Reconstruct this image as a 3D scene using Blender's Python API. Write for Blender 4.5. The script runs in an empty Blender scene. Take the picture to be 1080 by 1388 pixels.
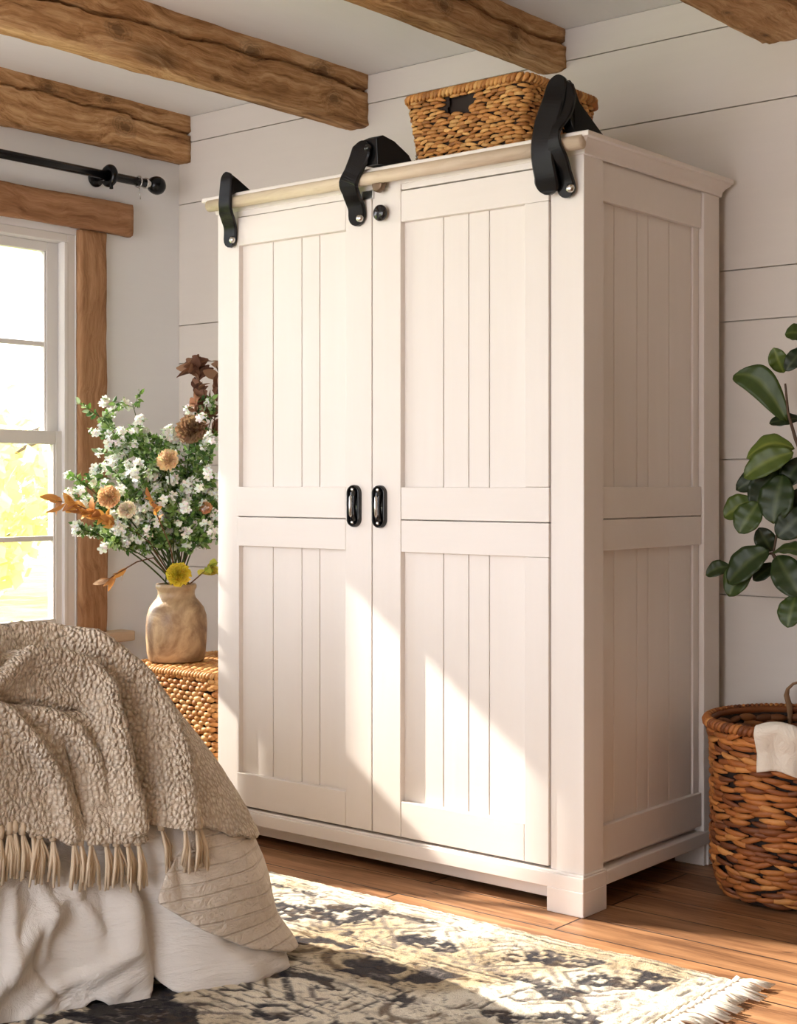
import bpy, bmesh, math, random
import numpy as np
from mathutils import Vector, Matrix, noise
random.seed(7)
rng = np.random.default_rng(5)
scn = bpy.context.scene
COL = scn.collection
PI = math.pi

# ------------------------------------------------------------------ helpers
def tag(o, label=None, cat=None, group=None, kind=None):
    if label: o['label'] = label
    if cat: o['category'] = cat
    if group: o['group'] = group
    if kind: o['kind'] = kind
    return o

def empty(name, loc=(0, 0, 0), rz=0.0, **k):
    o = bpy.data.objects.new(name, None)
    COL.objects.link(o)
    o.location = loc; o.rotation_euler = (0, 0, rz); o.empty_display_size = .05
    return tag(o, **k)

def put(name, me, mat=None, parent=None, smooth=False, **k):
    o = bpy.data.objects.new(name, me)
    COL.objects.link(o)
    if mat is not None: me.materials.append(mat)
    if parent is not None: o.parent = parent
    if smooth: me.shade_smooth()
    return tag(o, **k)

def grid_mesh(name, P, close_u=False, close_v=False):
    """P: array (nu, nv, 3) -> quad mesh"""
    nu, nv = P.shape[:2]
    idx = np.arange(nu * nv).reshape(nu, nv)
    iu = np.arange(nu if close_u else nu - 1); iv = np.arange(nv if close_v else nv - 1)
    A = idx[iu][:, iv]; B = idx[(iu + 1) % nu][:, iv]
    Cc = idx[(iu + 1) % nu][:, (iv + 1) % nv]; D = idx[iu][:, (iv + 1) % nv]
    F = np.stack([A, B, Cc, D], -1).reshape(-1, 4)
    return np_mesh(name, P.reshape(-1, 3), F)

def np_mesh(name, V, F):
    me = bpy.data.meshes.new(name)
    V = np.ascontiguousarray(V, dtype=np.float32); F = np.ascontiguousarray(F, dtype=np.int32)
    n = F.shape[1]
    me.vertices.add(len(V)); me.vertices.foreach_set('co', V.ravel())
    me.loops.add(F.size); me.loops.foreach_set('vertex_index', F.ravel())
    me.polygons.add(len(F))
    me.polygons.foreach_set('loop_start', np.arange(0, F.size, n, dtype=np.int32))
    me.update(calc_edges=True)
    return me

def set_col(me, C, name='Col'):
    a = me.color_attributes.new(name, 'FLOAT_COLOR', 'POINT')
    C = np.asarray(C, dtype=np.float32)
    if C.shape[1] == 3: C = np.concatenate([C, np.ones((len(C), 1), np.float32)], 1)
    a.data.foreach_set('color', C.ravel())

def set_uv(me, UV):
    """UV per vertex"""
    l = me.uv_layers.new(name='UVMap')
    vi = np.zeros(len(me.loops), dtype=np.int32); me.loops.foreach_get('vertex_index', vi)
    l.data.foreach_set('uv', np.asarray(UV, dtype=np.float32)[vi].ravel())

class MB:
    """collects geometry for ONE mesh, optionally coloured per vertex"""
    def __init__(s): s.v = []; s.f = []; s.c = []
    def add(s, vs, fs, c=(1, 1, 1)):
        b = len(s.v); s.v += [tuple(p) for p in vs]; s.f += [tuple(i + b for i in f) for f in fs]
        s.c += [tuple(c)] * len(vs)
    def box(s, x0, x1, y0, y1, z0, z1, c=(1, 1, 1)):
        x0, x1 = sorted((x0, x1)); y0, y1 = sorted((y0, y1)); z0, z1 = sorted((z0, z1))
        s.add([(x0, y0, z0), (x1, y0, z0), (x1, y1, z0), (x0, y1, z0), (x0, y0, z1), (x1, y0, z1), (x1, y1, z1), (x0, y1, z1)],
              [(0, 3, 2, 1), (4, 5, 6, 7), (0, 1, 5, 4), (1, 2, 6, 5), (2, 3, 7, 6), (3, 0, 4, 7)], c)
    def tube(s, pts, r, n=8, c=(1, 1, 1), flat=1.0, cap=True):
        pts = [Vector(p) for p in pts]; m = len(pts)
        rs = r if isinstance(r, (list, tuple)) else [r] * m
        up = Vector((0, 0, 1)); vs = []; pn = None
        for i, p in enumerate(pts):
            t = (pts[min(i + 1, m - 1)] - pts[max(i - 1, 0)])
            t = t.normalized() if t.length > 1e-9 else Vector((0, 0, 1))
            if pn is None:
                a = up if abs(t.z) < .9 else Vector((1, 0, 0))
                nn = t.cross(a).normalized()
            else:
                nn = (pn - t * pn.dot(t))
                nn = nn.normalized() if nn.length > 1e-6 else t.orthogonal().normalized()
            pn = nn; b = t.cross(nn)
            for k in range(n):
                a = 2 * PI * k / n
                vs.append(p + nn * math.cos(a) * rs[i] + b * math.sin(a) * rs[i] * flat)
        fs = [(i * n + k, i * n + (k + 1) % n, (i + 1) * n + (k + 1) % n, (i + 1) * n + k) for i in range(m - 1) for k in range(n)]
        if cap: fs += [tuple(range(n - 1, -1, -1)), tuple((m - 1) * n + k for k in range(n))]
        s.add(vs, fs, c)
    def lathe(s, prof, cen=(0, 0, 0), n=32, c=(1, 1, 1), axis='z'):
        vs = []
        for (r, z) in prof:
            for k in range(n):
                a = 2 * PI * k / n
                x, y, zz = r * math.cos(a), r * math.sin(a), z
                if axis == 'y': x, y, zz = r * math.cos(a), -z, r * math.sin(a)
                if axis == 'x': x, y, zz = z, r * math.cos(a), r * math.sin(a)
                vs.append((cen[0] + x, cen[1] + y, cen[2] + zz))
        m = len(prof)
        fs = [(i * n + k, i * n + (k + 1) % n, (i + 1) * n + (k + 1) % n, (i + 1) * n + k) for i in range(m - 1) for k in range(n)]
        s.add(vs, fs, c)
    def mesh(s, name):
        me = bpy.data.meshes.new(name); me.from_pydata(s.v, [], s.f); me.update()
        bm = bmesh.new(); bm.from_mesh(me); bmesh.ops.recalc_face_normals(bm, faces=bm.faces); bm.to_mesh(me); bm.free()
        return me
    def build(s, name, mat, parent=None, smooth=False, col=False, bevel=0, seg=2, **k):
        me = s.mesh(name)
        if col: set_col(me, np.array(s.c))
        o = put(name, me, mat, parent, smooth, **k)
        if bevel:
            b = o.modifiers.new('bevel', 'BEVEL'); b.width = bevel; b.segments = seg; b.limit_method = 'ANGLE'; b.angle_limit = math.radians(40)
            me.shade_smooth()
            w = o.modifiers.new('wn', 'WEIGHTED_NORMAL'); w.keep_sharp = True
        return o

def structb(name, boxes, mat, parent=None, bevel=.002, kind='structure', **k):
    m = MB()
    for b in boxes: m.box(*b)
    if parent is None: k['kind'] = kind
    return m.build(name, mat, parent, bevel=bevel, **k)

# numpy value noise -------------------------------------------------
def _h(ix, iy, seed):
    h = (ix.astype(np.int64) * 374761393 + iy.astype(np.int64) * 668265263 + seed * 1442695041) & 0x7fffffff
    h = ((h ^ (h >> 13)) * 1274126177) & 0x7fffffff
    return ((h ^ (h >> 16)) & 0xffff) / 65535.0
def vnoise(x, y, seed=0):
    x = np.asarray(x, float); y = np.asarray(y, float)
    x, y = np.broadcast_arrays(x, y)
    ix = np.floor(x); iy = np.floor(y); fx = x - ix; fy = y - iy
    fx = fx * fx * (3 - 2 * fx); fy = fy * fy * (3 - 2 * fy)
    ix = ix.astype(np.int64); iy = iy.astype(np.int64)
    a = _h(ix, iy, seed); b = _h(ix + 1, iy, seed); c = _h(ix, iy + 1, seed); d = _h(ix + 1, iy + 1, seed)
    return (a * (1 - fx) + b * fx) * (1 - fy) + (c * (1 - fx) + d * fx) * fy
def fbm(x, y, o=4, seed=0):
    s = 0; a = .5; t = 0
    for i in range(o):
        s = s + a * vnoise(np.asarray(x) * 2 ** i, np.asarray(y) * 2 ** i, seed + i * 17); t += a; a *= .5
    return s / t
def sstep(a, b, x):
    t = np.clip((x - a) / (b - a), 0, 1); return t * t * (3 - 2 * t)

# ------------------------------------------------------------------ materials
def lin(r, g, b):
    f = lambda c: (c / 255 / 12.92) if c / 255 <= .04045 else ((c / 255 + .055) / 1.055) ** 2.4
    return (f(r), f(g), f(b), 1)

class NT:
    def __init__(s, name):
        s.m = bpy.data.materials.new(name); s.m.use_nodes = True
        s.n = s.m.node_tree.nodes; s.l = s.m.node_tree.links
        s.b = s.n['Principled BSDF']; s.out = s.n['Material Output']
    def node(s, t, **k):
        n = s.n.new(t)
        for a, v in k.items():
            if a.startswith('i_'):
                kk = a[2:]; kk = int(kk) if kk.isdigit() else kk.replace('_', ' ')
                n.inputs[kk].default_value = v
            else: setattr(n, a, v)
        return n
    def link(s, a, b): s.l.new(a, b)
    def mapping(s, scale=(1, 1, 1), rot=(0, 0, 0), src='Object'):
        tc = s.node('ShaderNodeTexCoord'); mp = s.node('ShaderNodeMapping')
        mp.inputs['Scale'].default_value = scale; mp.inputs['Rotation'].default_value = rot
        s.link(tc.outputs[src], mp.inputs['Vector']); return mp.outputs['Vector']
    def noise(s, vec, scale=5, detail=4, rough=.55, dist=0):
        n = s.node('ShaderNodeTexNoise'); n.inputs['Scale'].default_value = scale; n.inputs['Detail'].default_value = detail
        n.inputs['Roughness'].default_value = rough; n.inputs['Distortion'].default_value = dist
        s.link(vec, n.inputs['Vector']); return n.outputs['Fac']
    def ramp(s, fac, stops):
        r = s.node('ShaderNodeValToRGB'); e = r.color_ramp.elements
        while len(e) > 1: e.remove(e[-1])
        e[0].position = stops[0][0]; e[0].color = stops[0][1]
        for p, c in stops[1:]:
            q = e.new(p); q.color = c
        s.link(fac, r.inputs['Fac']); return r.outputs['Color']
    def mix(s, fac, a, b, mode='MIX'):
        m = s.node('ShaderNodeMix'); m.data_type = 'RGBA'; m.blend_type = mode
        for sock, v in ((m.inputs[0], fac), (m.inputs[6], a), (m.inputs[7], b)):
            if hasattr(v, 'is_output'): s.link(v, sock)
            else: sock.default_value = v
        return m.outputs[2]
    def math(s, op, a, b=0.0):
        m = s.node('ShaderNodeMath'); m.operation = op
        for i, v in enumerate((a, b)):
            if hasattr(v, 'is_output'): s.link(v, m.inputs[i])
            else: m.inputs[i].default_value = v
        return m.outputs[0]
    def bump(s, h, strength=.3, dist=.01):
        b = s.node('ShaderNodeBump'); b.inputs['Strength'].default_value = strength; b.inputs['Distance'].default_value = dist
        s.link(h, b.inputs['Height']); s.link(b.outputs['Normal'], s.b.inputs['Normal'])
        return b
    def base(s, c):
        if hasattr(c, 'is_output'): s.link(c, s.b.inputs['Base Color'])
        else: s.b.inputs['Base Color'].default_value = c
    def set(s, rough=.5, metal=0, spec=.5, **k):
        s.b.inputs['Roughness'].default_value = rough; s.b.inputs['Metallic'].default_value = metal
        s.b.inputs['Specular IOR Level'].default_value = spec
        for a, v in k.items(): s.b.inputs[a.replace('_', ' ')].default_value = v
        return s

def paint(name, c1, c2, rough=.45, axis=2, bump=.12):
    t = NT(name); sc = [9, 9, 9]; sc[axis] = .7
    v = t.mapping(tuple(sc)); n = t.noise(v, 4, 5, .6)
    v2 = t.mapping((1, 1, 1)); n2 = t.noise(v2, 3, 2)
    t.base(t.mix(t.math('MULTIPLY', t.math('ADD', n, n2), .5), c1, c2)); t.set(rough, spec=.35)
    t.bump(n, bump, .004); return t.m

M = {}
M['wall'] = paint('white_shiplap_paint', lin(219, 211, 203), lin(210, 202, 194), .6, 0, .1)
M['plaster'] = paint('white_wall_paint', lin(234, 233, 234), lin(227, 226, 227), .7, 1, .04)
M['taupe'] = paint('taupe_wall_paint', lin(168, 140, 116), lin(158, 130, 108), .8, 1, .04)  # dark tone chosen to cut bounce light from the unseen walls
M['ceiling'] = paint('white_ceiling_paint', lin(242, 240, 238), lin(234, 232, 230), .7, 1, .04)
M['wardrobe'] = paint('wardrobe_cream_paint', lin(237, 230, 225), lin(228, 220, 213), .42, 2, .16)
M['wardrobe_h'] = paint('wardrobe_cream_paint_rails', lin(237, 230, 225), lin(228, 220, 213), .42, 0, .16)
M['wardrobe_dark'] = paint('wardrobe_inside_paint', lin(120, 108, 96), lin(100, 90, 80), .7)
M['sash'] = paint('window_white_paint', lin(228, 224, 222), lin(218, 214, 211), .4, 2, .05)

def black_metal(name, rough=.32, c=(.012, .012, .013, 1), metal=.6):
    t = NT(name); v = t.mapping((1, 1, 1)); n = t.noise(v, 60, 3)
    t.base(c); t.set(rough, metal, .5); t.bump(n, .12, .002); return t.m
M['iron'] = black_metal('black_iron', .24)
M['iron_gloss'] = black_metal('black_gloss_enamel', .12, (.008, .008, .009, 1), 0)
M['steel'] = black_metal('polished_steel', .22, (.62, .61, .6, 1), 1)
M['brass'] = black_metal('aged_brown_metal', .35, (.16, .10, .06, 1), .5)

def g2w(t): return t.noise(t.mapping((1, 1, 1)), 28, 2)
def oldwood(name, cols, axis, rough=.75, scale=1.0, bump=.5, knots=()):
    t = NT(name)
    sc = [14 * scale] * 3; sc[axis] = .9 * scale
    big = t.mapping((1, 1, 1)); nb = t.noise(big, 2.2 * scale, 3, .5)
    v = t.mapping(tuple(sc))
    # warp the grain
    vm = t.node('ShaderNodeVectorMath', operation='ADD'); t.link(v, vm.inputs[0])
    cn = t.node('ShaderNodeCombineXYZ'); w = t.math('MULTIPLY', nb, 2.6)
    for i in range(3):
        if i != axis: t.link(w, cn.inputs[i])
    t.link(cn.outputs[0], vm.inputs[1])
    g = t.noise(vm.outputs[0], 1.3, 6, .65, .6)
    g2 = t.noise(vm.outputs[0], 5.0, 4, .7)
    fine = t.math('ADD', t.math('MULTIPLY', g, .6), t.math('MULTIPLY', g2, .4))
    c = t.ramp(fine, cols)
    for (kp, kr) in knots:
        tcn = t.node('ShaderNodeTexCoord'); sb = t.node('ShaderNodeVectorMath', operation='SUBTRACT'); t.link(tcn.outputs['Object'], sb.inputs[0]); sb.inputs[1].default_value = kp
        sc2 = [1.0 / kr] * 3; sc2[axis] = .62 / kr; mu = t.node('ShaderNodeVectorMath', operation='MULTIPLY'); t.link(sb.outputs[0], mu.inputs[0]); mu.inputs[1].default_value = sc2
        ln = t.node('ShaderNodeVectorMath', operation='LENGTH'); t.link(mu.outputs[0], ln.inputs[0]); dd_ = t.math('ADD', ln.outputs['Value'], t.math('MULTIPLY', t.math('SUBTRACT', g2w(t), .5), .9))
        kk_ = t.ramp(t.math('MULTIPLY', dd_, .5), [(0, (1, 1, 1, 1)), (.17, (.9, .9, .9, 1)), (.22, (.25, .25, .25, 1)), (.27, (.7, .7, .7, 1)), (.33, (.1, .1, .1, 1)), (.38, (.45, .45, .45, 1)), (.46, (0, 0, 0, 1))])
        c = t.mix(t.math('MULTIPLY', kk_, .6), c, tuple(x * .35 for x in cols[0][1][:3]) + (1,))
    # knots
    ks = [3.0 * scale] * 3; ks[axis] = 1.6 * scale
    vk = t.mapping(tuple(ks)); vo = t.node('ShaderNodeTexVoronoi'); t.link(vk, vo.inputs['Vector']); vo.inputs['Scale'].default_value = 1.0
    k = t.ramp(vo.outputs['Distance'], [(0, (1, 1, 1, 1)), (.10, (.9, .9, .9, 1)), (.14, (.35, .35, .35, 1)), (.17, (.6, .6, .6, 1)), (.24, (0, 0, 0, 1))])
    c = t.mix(t.math('MULTIPLY', k, .8), c, tuple(x * .55 for x in cols[0][1][:3]) + (1,))
    if True:
        at = t.node('ShaderNodeVertexColor', layer_name='Col'); 
        c2 = t.mix(1.0, c, at.outputs['Color'], 'MULTIPLY')
        t._c2 = c2
    t.base(c); t.set(rough, spec=.25)
    h = t.math('SUBTRACT', fine, t.math('MULTIPLY', k, .3)); t.bump(h, bump, .022)
    t.c = c; t.c2 = c2
    return t
KN = [[((-2.316, .447, 2.447), .045), ((-2.316, .36, 2.53), .03), ((-2.316, .1, 2.52), .03)],
      [((-1.39, -.352, 2.437), .038), ((-1.39, .20, 2.50), .040), ((-1.39, .54, 2.51), .045), ((-1.39, .60, 2.43), .035), ((-1.39, .05, 2.38), .02)],
      [((-.56, .15, 2.47), .035), ((-.56, .5, 2.46), .03)], [((.16, .70, 2.366), .018), ((.17, .45, 2.366), .02)]]
for k in range(4):
    _t = oldwood('hewn_beam_wood_%d' % k, [(.31, lin(74, 46, 27)), (.40, lin(136, 96, 60)), (.50, lin(180, 136, 92)), (.64, lin(218, 180, 136))], 1, bump=.8, knots=KN[k])
    M['beam%d' % k] = _t.m
M['casing'] = oldwood('window_casing_wood', [(.25, lin(105, 70, 45)), (.45, lin(158, 116, 82)), (.6, lin(184, 142, 106)), (.8, lin(204, 168, 134))], 2, bump=.35).m
M['header'] = oldwood('window_header_wood', [(.25, lin(98, 62, 40)), (.45, lin(150, 108, 76)), (.6, lin(176, 132, 98)), (.8, lin(196, 156, 122))], 1, bump=.35).m
M['sill'] = oldwood('window_sill_wood', [(.2, lin(170, 140, 112)), (.5, lin(205, 180, 152)), (.8, lin(222, 200, 174))], 1, bump=.15).m

# floor planks along X
def floor_mat():
    t = NT('wood_plank_floor')
    v = t.mapping((1, 1, 1))
    br = t.node('ShaderNodeTexBrick'); t.link(v, br.inputs['Vector'])
    br.inputs['Scale'].default_value = 1.0; br.inputs['Brick Width'].default_value = 1.35; br.inputs['Row Height'].default_value = .135
    br.inputs['Mortar Size'].default_value = .003; br.inputs['Mortar Smooth'].default_value = .3; br.inputs['Bias'].default_value = 0
    br.inputs['Color1'].default_value = (0, 0, 0, 1); br.inputs['Color2'].default_value = (1, 1, 1, 1); br.inputs['Mortar'].default_value = (.5, .5, .5, 1)
    br.offset = .37
    sep = t.node('ShaderNodeSeparateColor'); t.link(br.outputs['Color'], sep.inputs[0])
    # grain, shifted per plank
    mp = t.mapping((1.1, 13, 1)); add = t.node('ShaderNodeVectorMath', operation='ADD'); t.link(mp, add.inputs[0])
    cb = t.node('ShaderNodeCombineXYZ'); t.link(t.math('MULTIPLY', sep.outputs[0], 37.0), cb.inputs[0]); t.link(t.math('MULTIPLY', sep.outputs[0], 11.0), cb.inputs[2]); t.link(cb.outputs[0], add.inputs[1])
    g = t.noise(add.outputs[0], 1.6, 6, .62, .9); g2 = t.noise(add.outputs[0], 8, 3, .6)
    f = t.math('ADD', t.math('MULTIPLY', g, .75), t.math('MULTIPLY', g2, .25))
    c = t.ramp(f, [(.25, lin(74, 50, 34)), (.42, lin(126, 88, 60)), (.55, lin(166, 122, 86)), (.72, lin(198, 154, 114))])
    tint = t.ramp(sep.outputs[0], [(0, (.86, .83, .80, 1)), (.5, (.98, .96, .94, 1)), (1, (1.16, 1.12, 1.06, 1))])
    c = t.mix(1.0, c, tint, 'MULTIPLY')
    # dark dents / scars
    dm = t.mapping((3.2, 9, 1)); dn = t.noise(dm, 1.9, 3, .5, 1.5)
    scar = t.ramp(dn, [(.28, (1, 1, 1, 1)), (.34, (0, 0, 0, 1))])
    c = t.mix(t.math('MULTIPLY', scar, .65), c, lin(52, 30, 20))
    c = t.mix(br.outputs['Fac'], c, lin(38, 20, 12))
    t.base(c); t.set(.38, spec=.45)
    r = t.ramp(g, [(.2, (.5, .5, .5, 1)), (.8, (.3, .3, .3, 1))]); t.link(r, t.b.inputs['Roughness'])
    h = t.math('SUBTRACT', t.math('SUBTRACT', t.math('MULTIPLY', f, .35), t.math('MULTIPLY', scar, .35)), br.outputs['Fac'])
    t.bump(h, .6, .006)
    return t.m
M['floor'] = floor_mat()

def weave_mat(name, rough=.55):
    t = NT(name); at = t.node('ShaderNodeVertexColor', layer_name='Col')
    v = t.mapping((1, 1, 1)); n = t.noise(v, 130, 3, .7)
    c = t.mix(t.math('MULTIPLY', n, .35), at.outputs['Color'], (.16, .07, .025, 1))
    t.base(c); t.set(rough, spec=.4); t.bump(n, .35, .003); return t.m
M['weave'] = weave_mat('woven_hyacinth')
M['core'] = NT('dark_basket_core'); M['core'].base(lin(34, 18, 9)); M['core'].set(.8); M['core'] = M['core'].m  # shade of the basket inside is put into this near-black colour

def cloth_mat(name, c1, c2, kind, sheen=.3, transl=0):
    t = NT(name); v = t.mapping((1, 1, 1), src='UV')
    if kind == 'knit':
        vo3 = t.mapping((1, 1, 1)); dn = t.node('ShaderNodeTexNoise'); t.link(vo3, dn.inputs['Vector']); dn.inputs['Scale'].default_value = 30; dn.inputs['Detail'].default_value = 2
        w = t.node('ShaderNodeVectorMath', operation='MULTIPLY_ADD'); t.link(dn.outputs['Color'], w.inputs[0]); w.inputs[1].default_value = (.014, .014, .014); t.link(vo3, w.inputs[2])
        mp = t.node('ShaderNodeMapping'); mp.inputs['Scale'].default_value = (115, 115, 88); t.link(w.outputs[0], mp.inputs['Vector'])
        vo = t.node('ShaderNodeTexVoronoi'); t.link(mp.outputs[0], vo.inputs['Vector']); vo.inputs['Scale'].default_value = 1; vo.inputs['Randomness'].default_value = .8
        fine = t.noise(v, 420, 2)
        patch = t.ramp(t.noise(v, 5, 2), [(.3, (.35, .35, .35, 1)), (.55, (1, 1, 1, 1))])
        h = t.math('MULTIPLY', t.math('SUBTRACT', 1.0, vo.outputs['Distance']), patch)
        c = t.mix(t.ramp(vo.outputs['Distance'], [(.3, (0, 0, 0, 1)), (.62, (1, 1, 1, 1))]), c1, c2)  # stitch gaps coloured darker, shade between nubs put into the colour
        t.base(c); h2 = t.math('ADD', h, t.math('MULTIPLY', fine, .25)); t.bump(h2, 1.0, .016)
    elif kind == 'quilt':
        wv = t.node('ShaderNodeTexWave', wave_type='BANDS', bands_direction='Y'); t.link(v, wv.inputs['Vector']); wv.inputs['Scale'].default_value = 10; wv.inputs['Distortion'].default_value = 2.2; wv.inputs['Detail'].default_value = 1
        wl = t.ramp(wv.outputs['Fac'], [(0, (0, 0, 0, 1)), (.12, (1, 1, 1, 1))])
        mp = t.node('ShaderNodeMapping'); mp.inputs['Scale'].default_value = (75, 30, 1); t.link(v, mp.inputs['Vector'])
        n = t.noise(mp.outputs[0], 1, 3, .6, .8); n2 = t.noise(v, 300, 2)
        h = t.math('ADD', t.math('ADD', t.math('MULTIPLY', n, 1.1), t.math('MULTIPLY', n2, .2)), t.math('MULTIPLY', wl, .3))
        t.base(t.mix(n, c1, c2)); t.bump(h, .9, .010)
    else:
        n = t.noise(v, 11, 5, .62, 1.2); n2 = t.noise(v, 700, 2)
        t.base(t.mix(n, c1, c2)); t.bump(t.math('ADD', n, t.math('MULTIPLY', n2, .04)), .6, .03)
    t.set(.9, spec=.15, Sheen_Weight=sheen, Sheen_Roughness=.5)
    return t.m
M['knit'] = cloth_mat('beige_knit_wool', lin(240, 223, 202), lin(214, 192, 167), 'knit', .2)
M['quilt'] = cloth_mat('quilted_linen', lin(226, 212, 196), lin(206, 190, 172), 'quilt', .2)
M['sheet'] = cloth_mat('white_cotton', lin(232, 224, 216), lin(224, 215, 205), 'plain', .2)
M['liner'] = cloth_mat('white_felt', lin(232, 224, 212), lin(214, 204, 190), 'plain', .2)

def rug_mat():
    t = NT('patterned_wool_rug'); at = t.node('ShaderNodeVertexColor', layer_name='Col')
    v = t.mapping((1, 1, 1)); n = t.noise(v, 260, 3, .7); n2 = t.noise(v, 60, 3, .6)
    c = t.mix(t.math('MULTIPLY', n, .10), at.outputs['Color'], (.30, .24, .18, 1))
    t.base(c); t.set(.95, spec=.05, Sheen_Weight=.03); t.bump(t.math('ADD', n, n2), .8, .006); return t.m
M['rug'] = rug_mat()

def vcol_mat(name, rough=.5, spec=.4, transl=0.0, bump=0, bscale=80, coat=0):
    t = NT(name); at = t.node('ShaderNodeVertexColor', layer_name='Col'); t.base(at.outputs['Color']); t.set(rough, spec=spec)
    if bump:
        v = t.mapping((1, 1, 1)); t.bump(t.noise(v, bscale, 3), bump, .004)
    if coat: t.b.inputs['Coat Weight'].default_value = coat
    if transl:
        tr = t.node('ShaderNodeBsdfTranslucent'); t.link(at.outputs['Color'], tr.inputs['Color'])
        mx = t.node('ShaderNodeMixShader'); mx.inputs[0].default_value = transl
        t.link(t.b.outputs[0], mx.inputs[1]); t.link(tr.outputs[0], mx.inputs[2]); t.link(mx.outputs[0], t.out.inputs['Surface'])
    return t.m
M['petal'] = vcol_mat('petals', .7, .2, .35)
M['leaf'] = vcol_mat('sprig_leaves', .55, .3, .3)
M['figleaf'] = vcol_mat('fig_leaves', .42, .4, .15, .12, 60)
M['bark'] = vcol_mat('bark', .85, .2, 0, .5, 120)
M['treeleaf'] = vcol_mat('autumn_tree_leaves', .8, .1, .45)

def vase_mat():
    t = NT('weathered_clay'); v = t.mapping((1, 1, 1)); n = t.noise(v, 9, 5, .6, .8); n2 = t.noise(v, 70, 3)
    t.base(t.ramp(n, [(.3, lin(112, 84, 58)), (.45, lin(150, 120, 88)), (.58, lin(188, 160, 124)), (.7, lin(160, 130, 96))]))
    t.set(.42, spec=.5); t.bump(t.math('ADD', n, t.math('MULTIPLY', n2, .25)), .5, .01); return t.m
M['vase'] = vase_mat()

def glass_mat():
    t = NT('window_pane_glass'); tr = t.node('ShaderNodeBsdfTransparent'); gl = t.node('ShaderNodeBsdfGlossy'); gl.inputs['Roughness'].default_value = .02
    fr = t.node('ShaderNodeFresnel'); fr.inputs['IOR'].default_value = 1.45
    mx = t.node('ShaderNodeMixShader'); t.link(fr.outputs[0], mx.inputs[0]); t.link(tr.outputs[0], mx.inputs[1]); t.link(gl.outputs[0], mx.inputs[2]); t.link(mx.outputs[0], t.out.inputs['Surface'])
    return t.m
M['glass'] = glass_mat()
def grass_mat():
    t = NT('lawn'); v = t.mapping((1, 1, 1)); n = t.noise(v, 2, 6, .7)
    t.base(t.ramp(n, [(.3, lin(90, 120, 50)), (.7, lin(190, 190, 90))])); t.set(.9); return t.m
M['lawn'] = grass_mat()

# ------------------------------------------------------------------ room (X along wardrobe front, Y into back wall, metres)
XL, YB, ZC = -2.384, .78, 2.548
XR, YF = 3.0, -4.6
structb('floor', [(XL - .14, XR, YF, YB + .1, -.08, 0)], M['floor'], bevel=0)
structb('ceiling', [(XL - .14, XR, YF, YB + .1, ZC, ZC + .1)], M['ceiling'], bevel=0)
# back wall: shiplap boards with gaps
zs = [0.0, .19, .43, .532, .772, 1.02, 1.30, 1.575, 1.725, 1.965, 2.205, 2.445, ZC]
zs = [0.0, .40, .772, 1.17, 1.575, 1.725, 2.205, 2.445, ZC]
m = MB()
for a, b in zip(zs[:-1], zs[1:]): m.box(XL, XR, YB, YB + .02, a + .0016, b - .0016)
m.box(XL - .14, XR, YB + .014, YB + .1, 0, ZC)
m.build('wall_back', M['wall'], bevel=.0012, seg=1, kind='structure')
structb('wall_right', [(XR, XR + .1, YF, YB + .1, 0, ZC)], M['taupe'], bevel=0)
structb('wall_front', [(1.3, XR + .1, YF - .1, YF, 0, ZC)], M['taupe'], bevel=0)  # unseen partial wall, added to keep daylight off the right side
# left wall with three window openings, the last two unseen and added for sunlight (y0, y1, z0, z1)
WIN = [(-.385, .272, .545, 2.02), (-.602, -.400, 1.466, 2.056), (-1.40, -.612, .9, 2.47)]
m = MB(); X0, X1 = XL - .14, XL
ys = sorted({YF, YB + .02, *[w[0] for w in WIN], *[w[1] for w in WIN]})
for a, b in zip(ys[:-1], ys[1:]):
    w = next((w for w in WIN if w[0] <= a + 1e-6 and b <= w[1] + 1e-6), None)
    if w is None: m.box(X0, X1, a, b, 0, ZC)
    else: m.box(X0, X1, a, b, 0, w[2]); m.box(X0, X1, a, b, w[3], ZC)
m.build('wall_left', M['plaster'], kind='structure')
structb('baseboard_left', [(XL, XL + .015, YF, YB, 0, .13)], M['sash'])

# window 1 (double hung, white sashes)
def pane(parent, y0, y1, z0, z1, x):
    m = MB(); m.box(x, x + .004, y0, y1, z0, z1); m.build('pane', M['glass'], parent)
w1 = empty('window_1', (0, 0, 0), kind='structure')
m = MB()
xf0, xf1 = XL - .12, XL - .004
m.box(xf0, xf1, .236, .272, .545, 2.02); m.box(xf0, xf1, -.385, -.349, .545, 2.02)
m.box(xf0, xf1, -.349, .236, 1.99, 2.02); m.box(xf0, xf1, -.349, .236, .545, .572)
m.box(xf1 - .03, xf1 + .002, .222, .240, .572, 1.99); m.box(xf1 - .03, xf1 + .002, -.353, -.335, .572, 1.99)
m.build('window_frame', M['sash'], w1, bevel=.003)
for (nm, z0, z1, zb, zt, x, zm, yr) in (('upper_sash', 1.255, 1.99, 1.289, 1.955, xf0 + .028, 1.613, .185), ('lower_sash', .572, 1.292, .602, 1.243, xf0 + .068, .898, .196)):
    m = MB(); t = .034
    yl = -.112 - yr
    m.box(x, x + t, yr, .236, z0, z1); m.box(x, x + t, -.349, yl, z0, z1)
    m.box(x, x + t, yl, yr, zt, z1); m.box(x, x + t, yl, yr, z0, zb)
    m.box(x + .008, x + t - .006, -.064, -.048, zb, zt)
    m.box(x + .008, x + t - .006, yl, yr, zm - .009, zm + .009)
    m.box(x + .004, x + t - .004, yr - .008, yr, zb, zt); m.box(x + .004, x + t - .004, yl, yl + .008, zb, zt)
    s = m.build(nm, M['sash'], w1, bevel=.0025)
    for (a, b) in ((yl + .004, -.06), (-.052, yr - .004)):
        for (c, d) in ((zb, zm - .006), (zm + .006, zt)): pane(s, a, b, c, d, x + t / 2 - .002)
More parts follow.
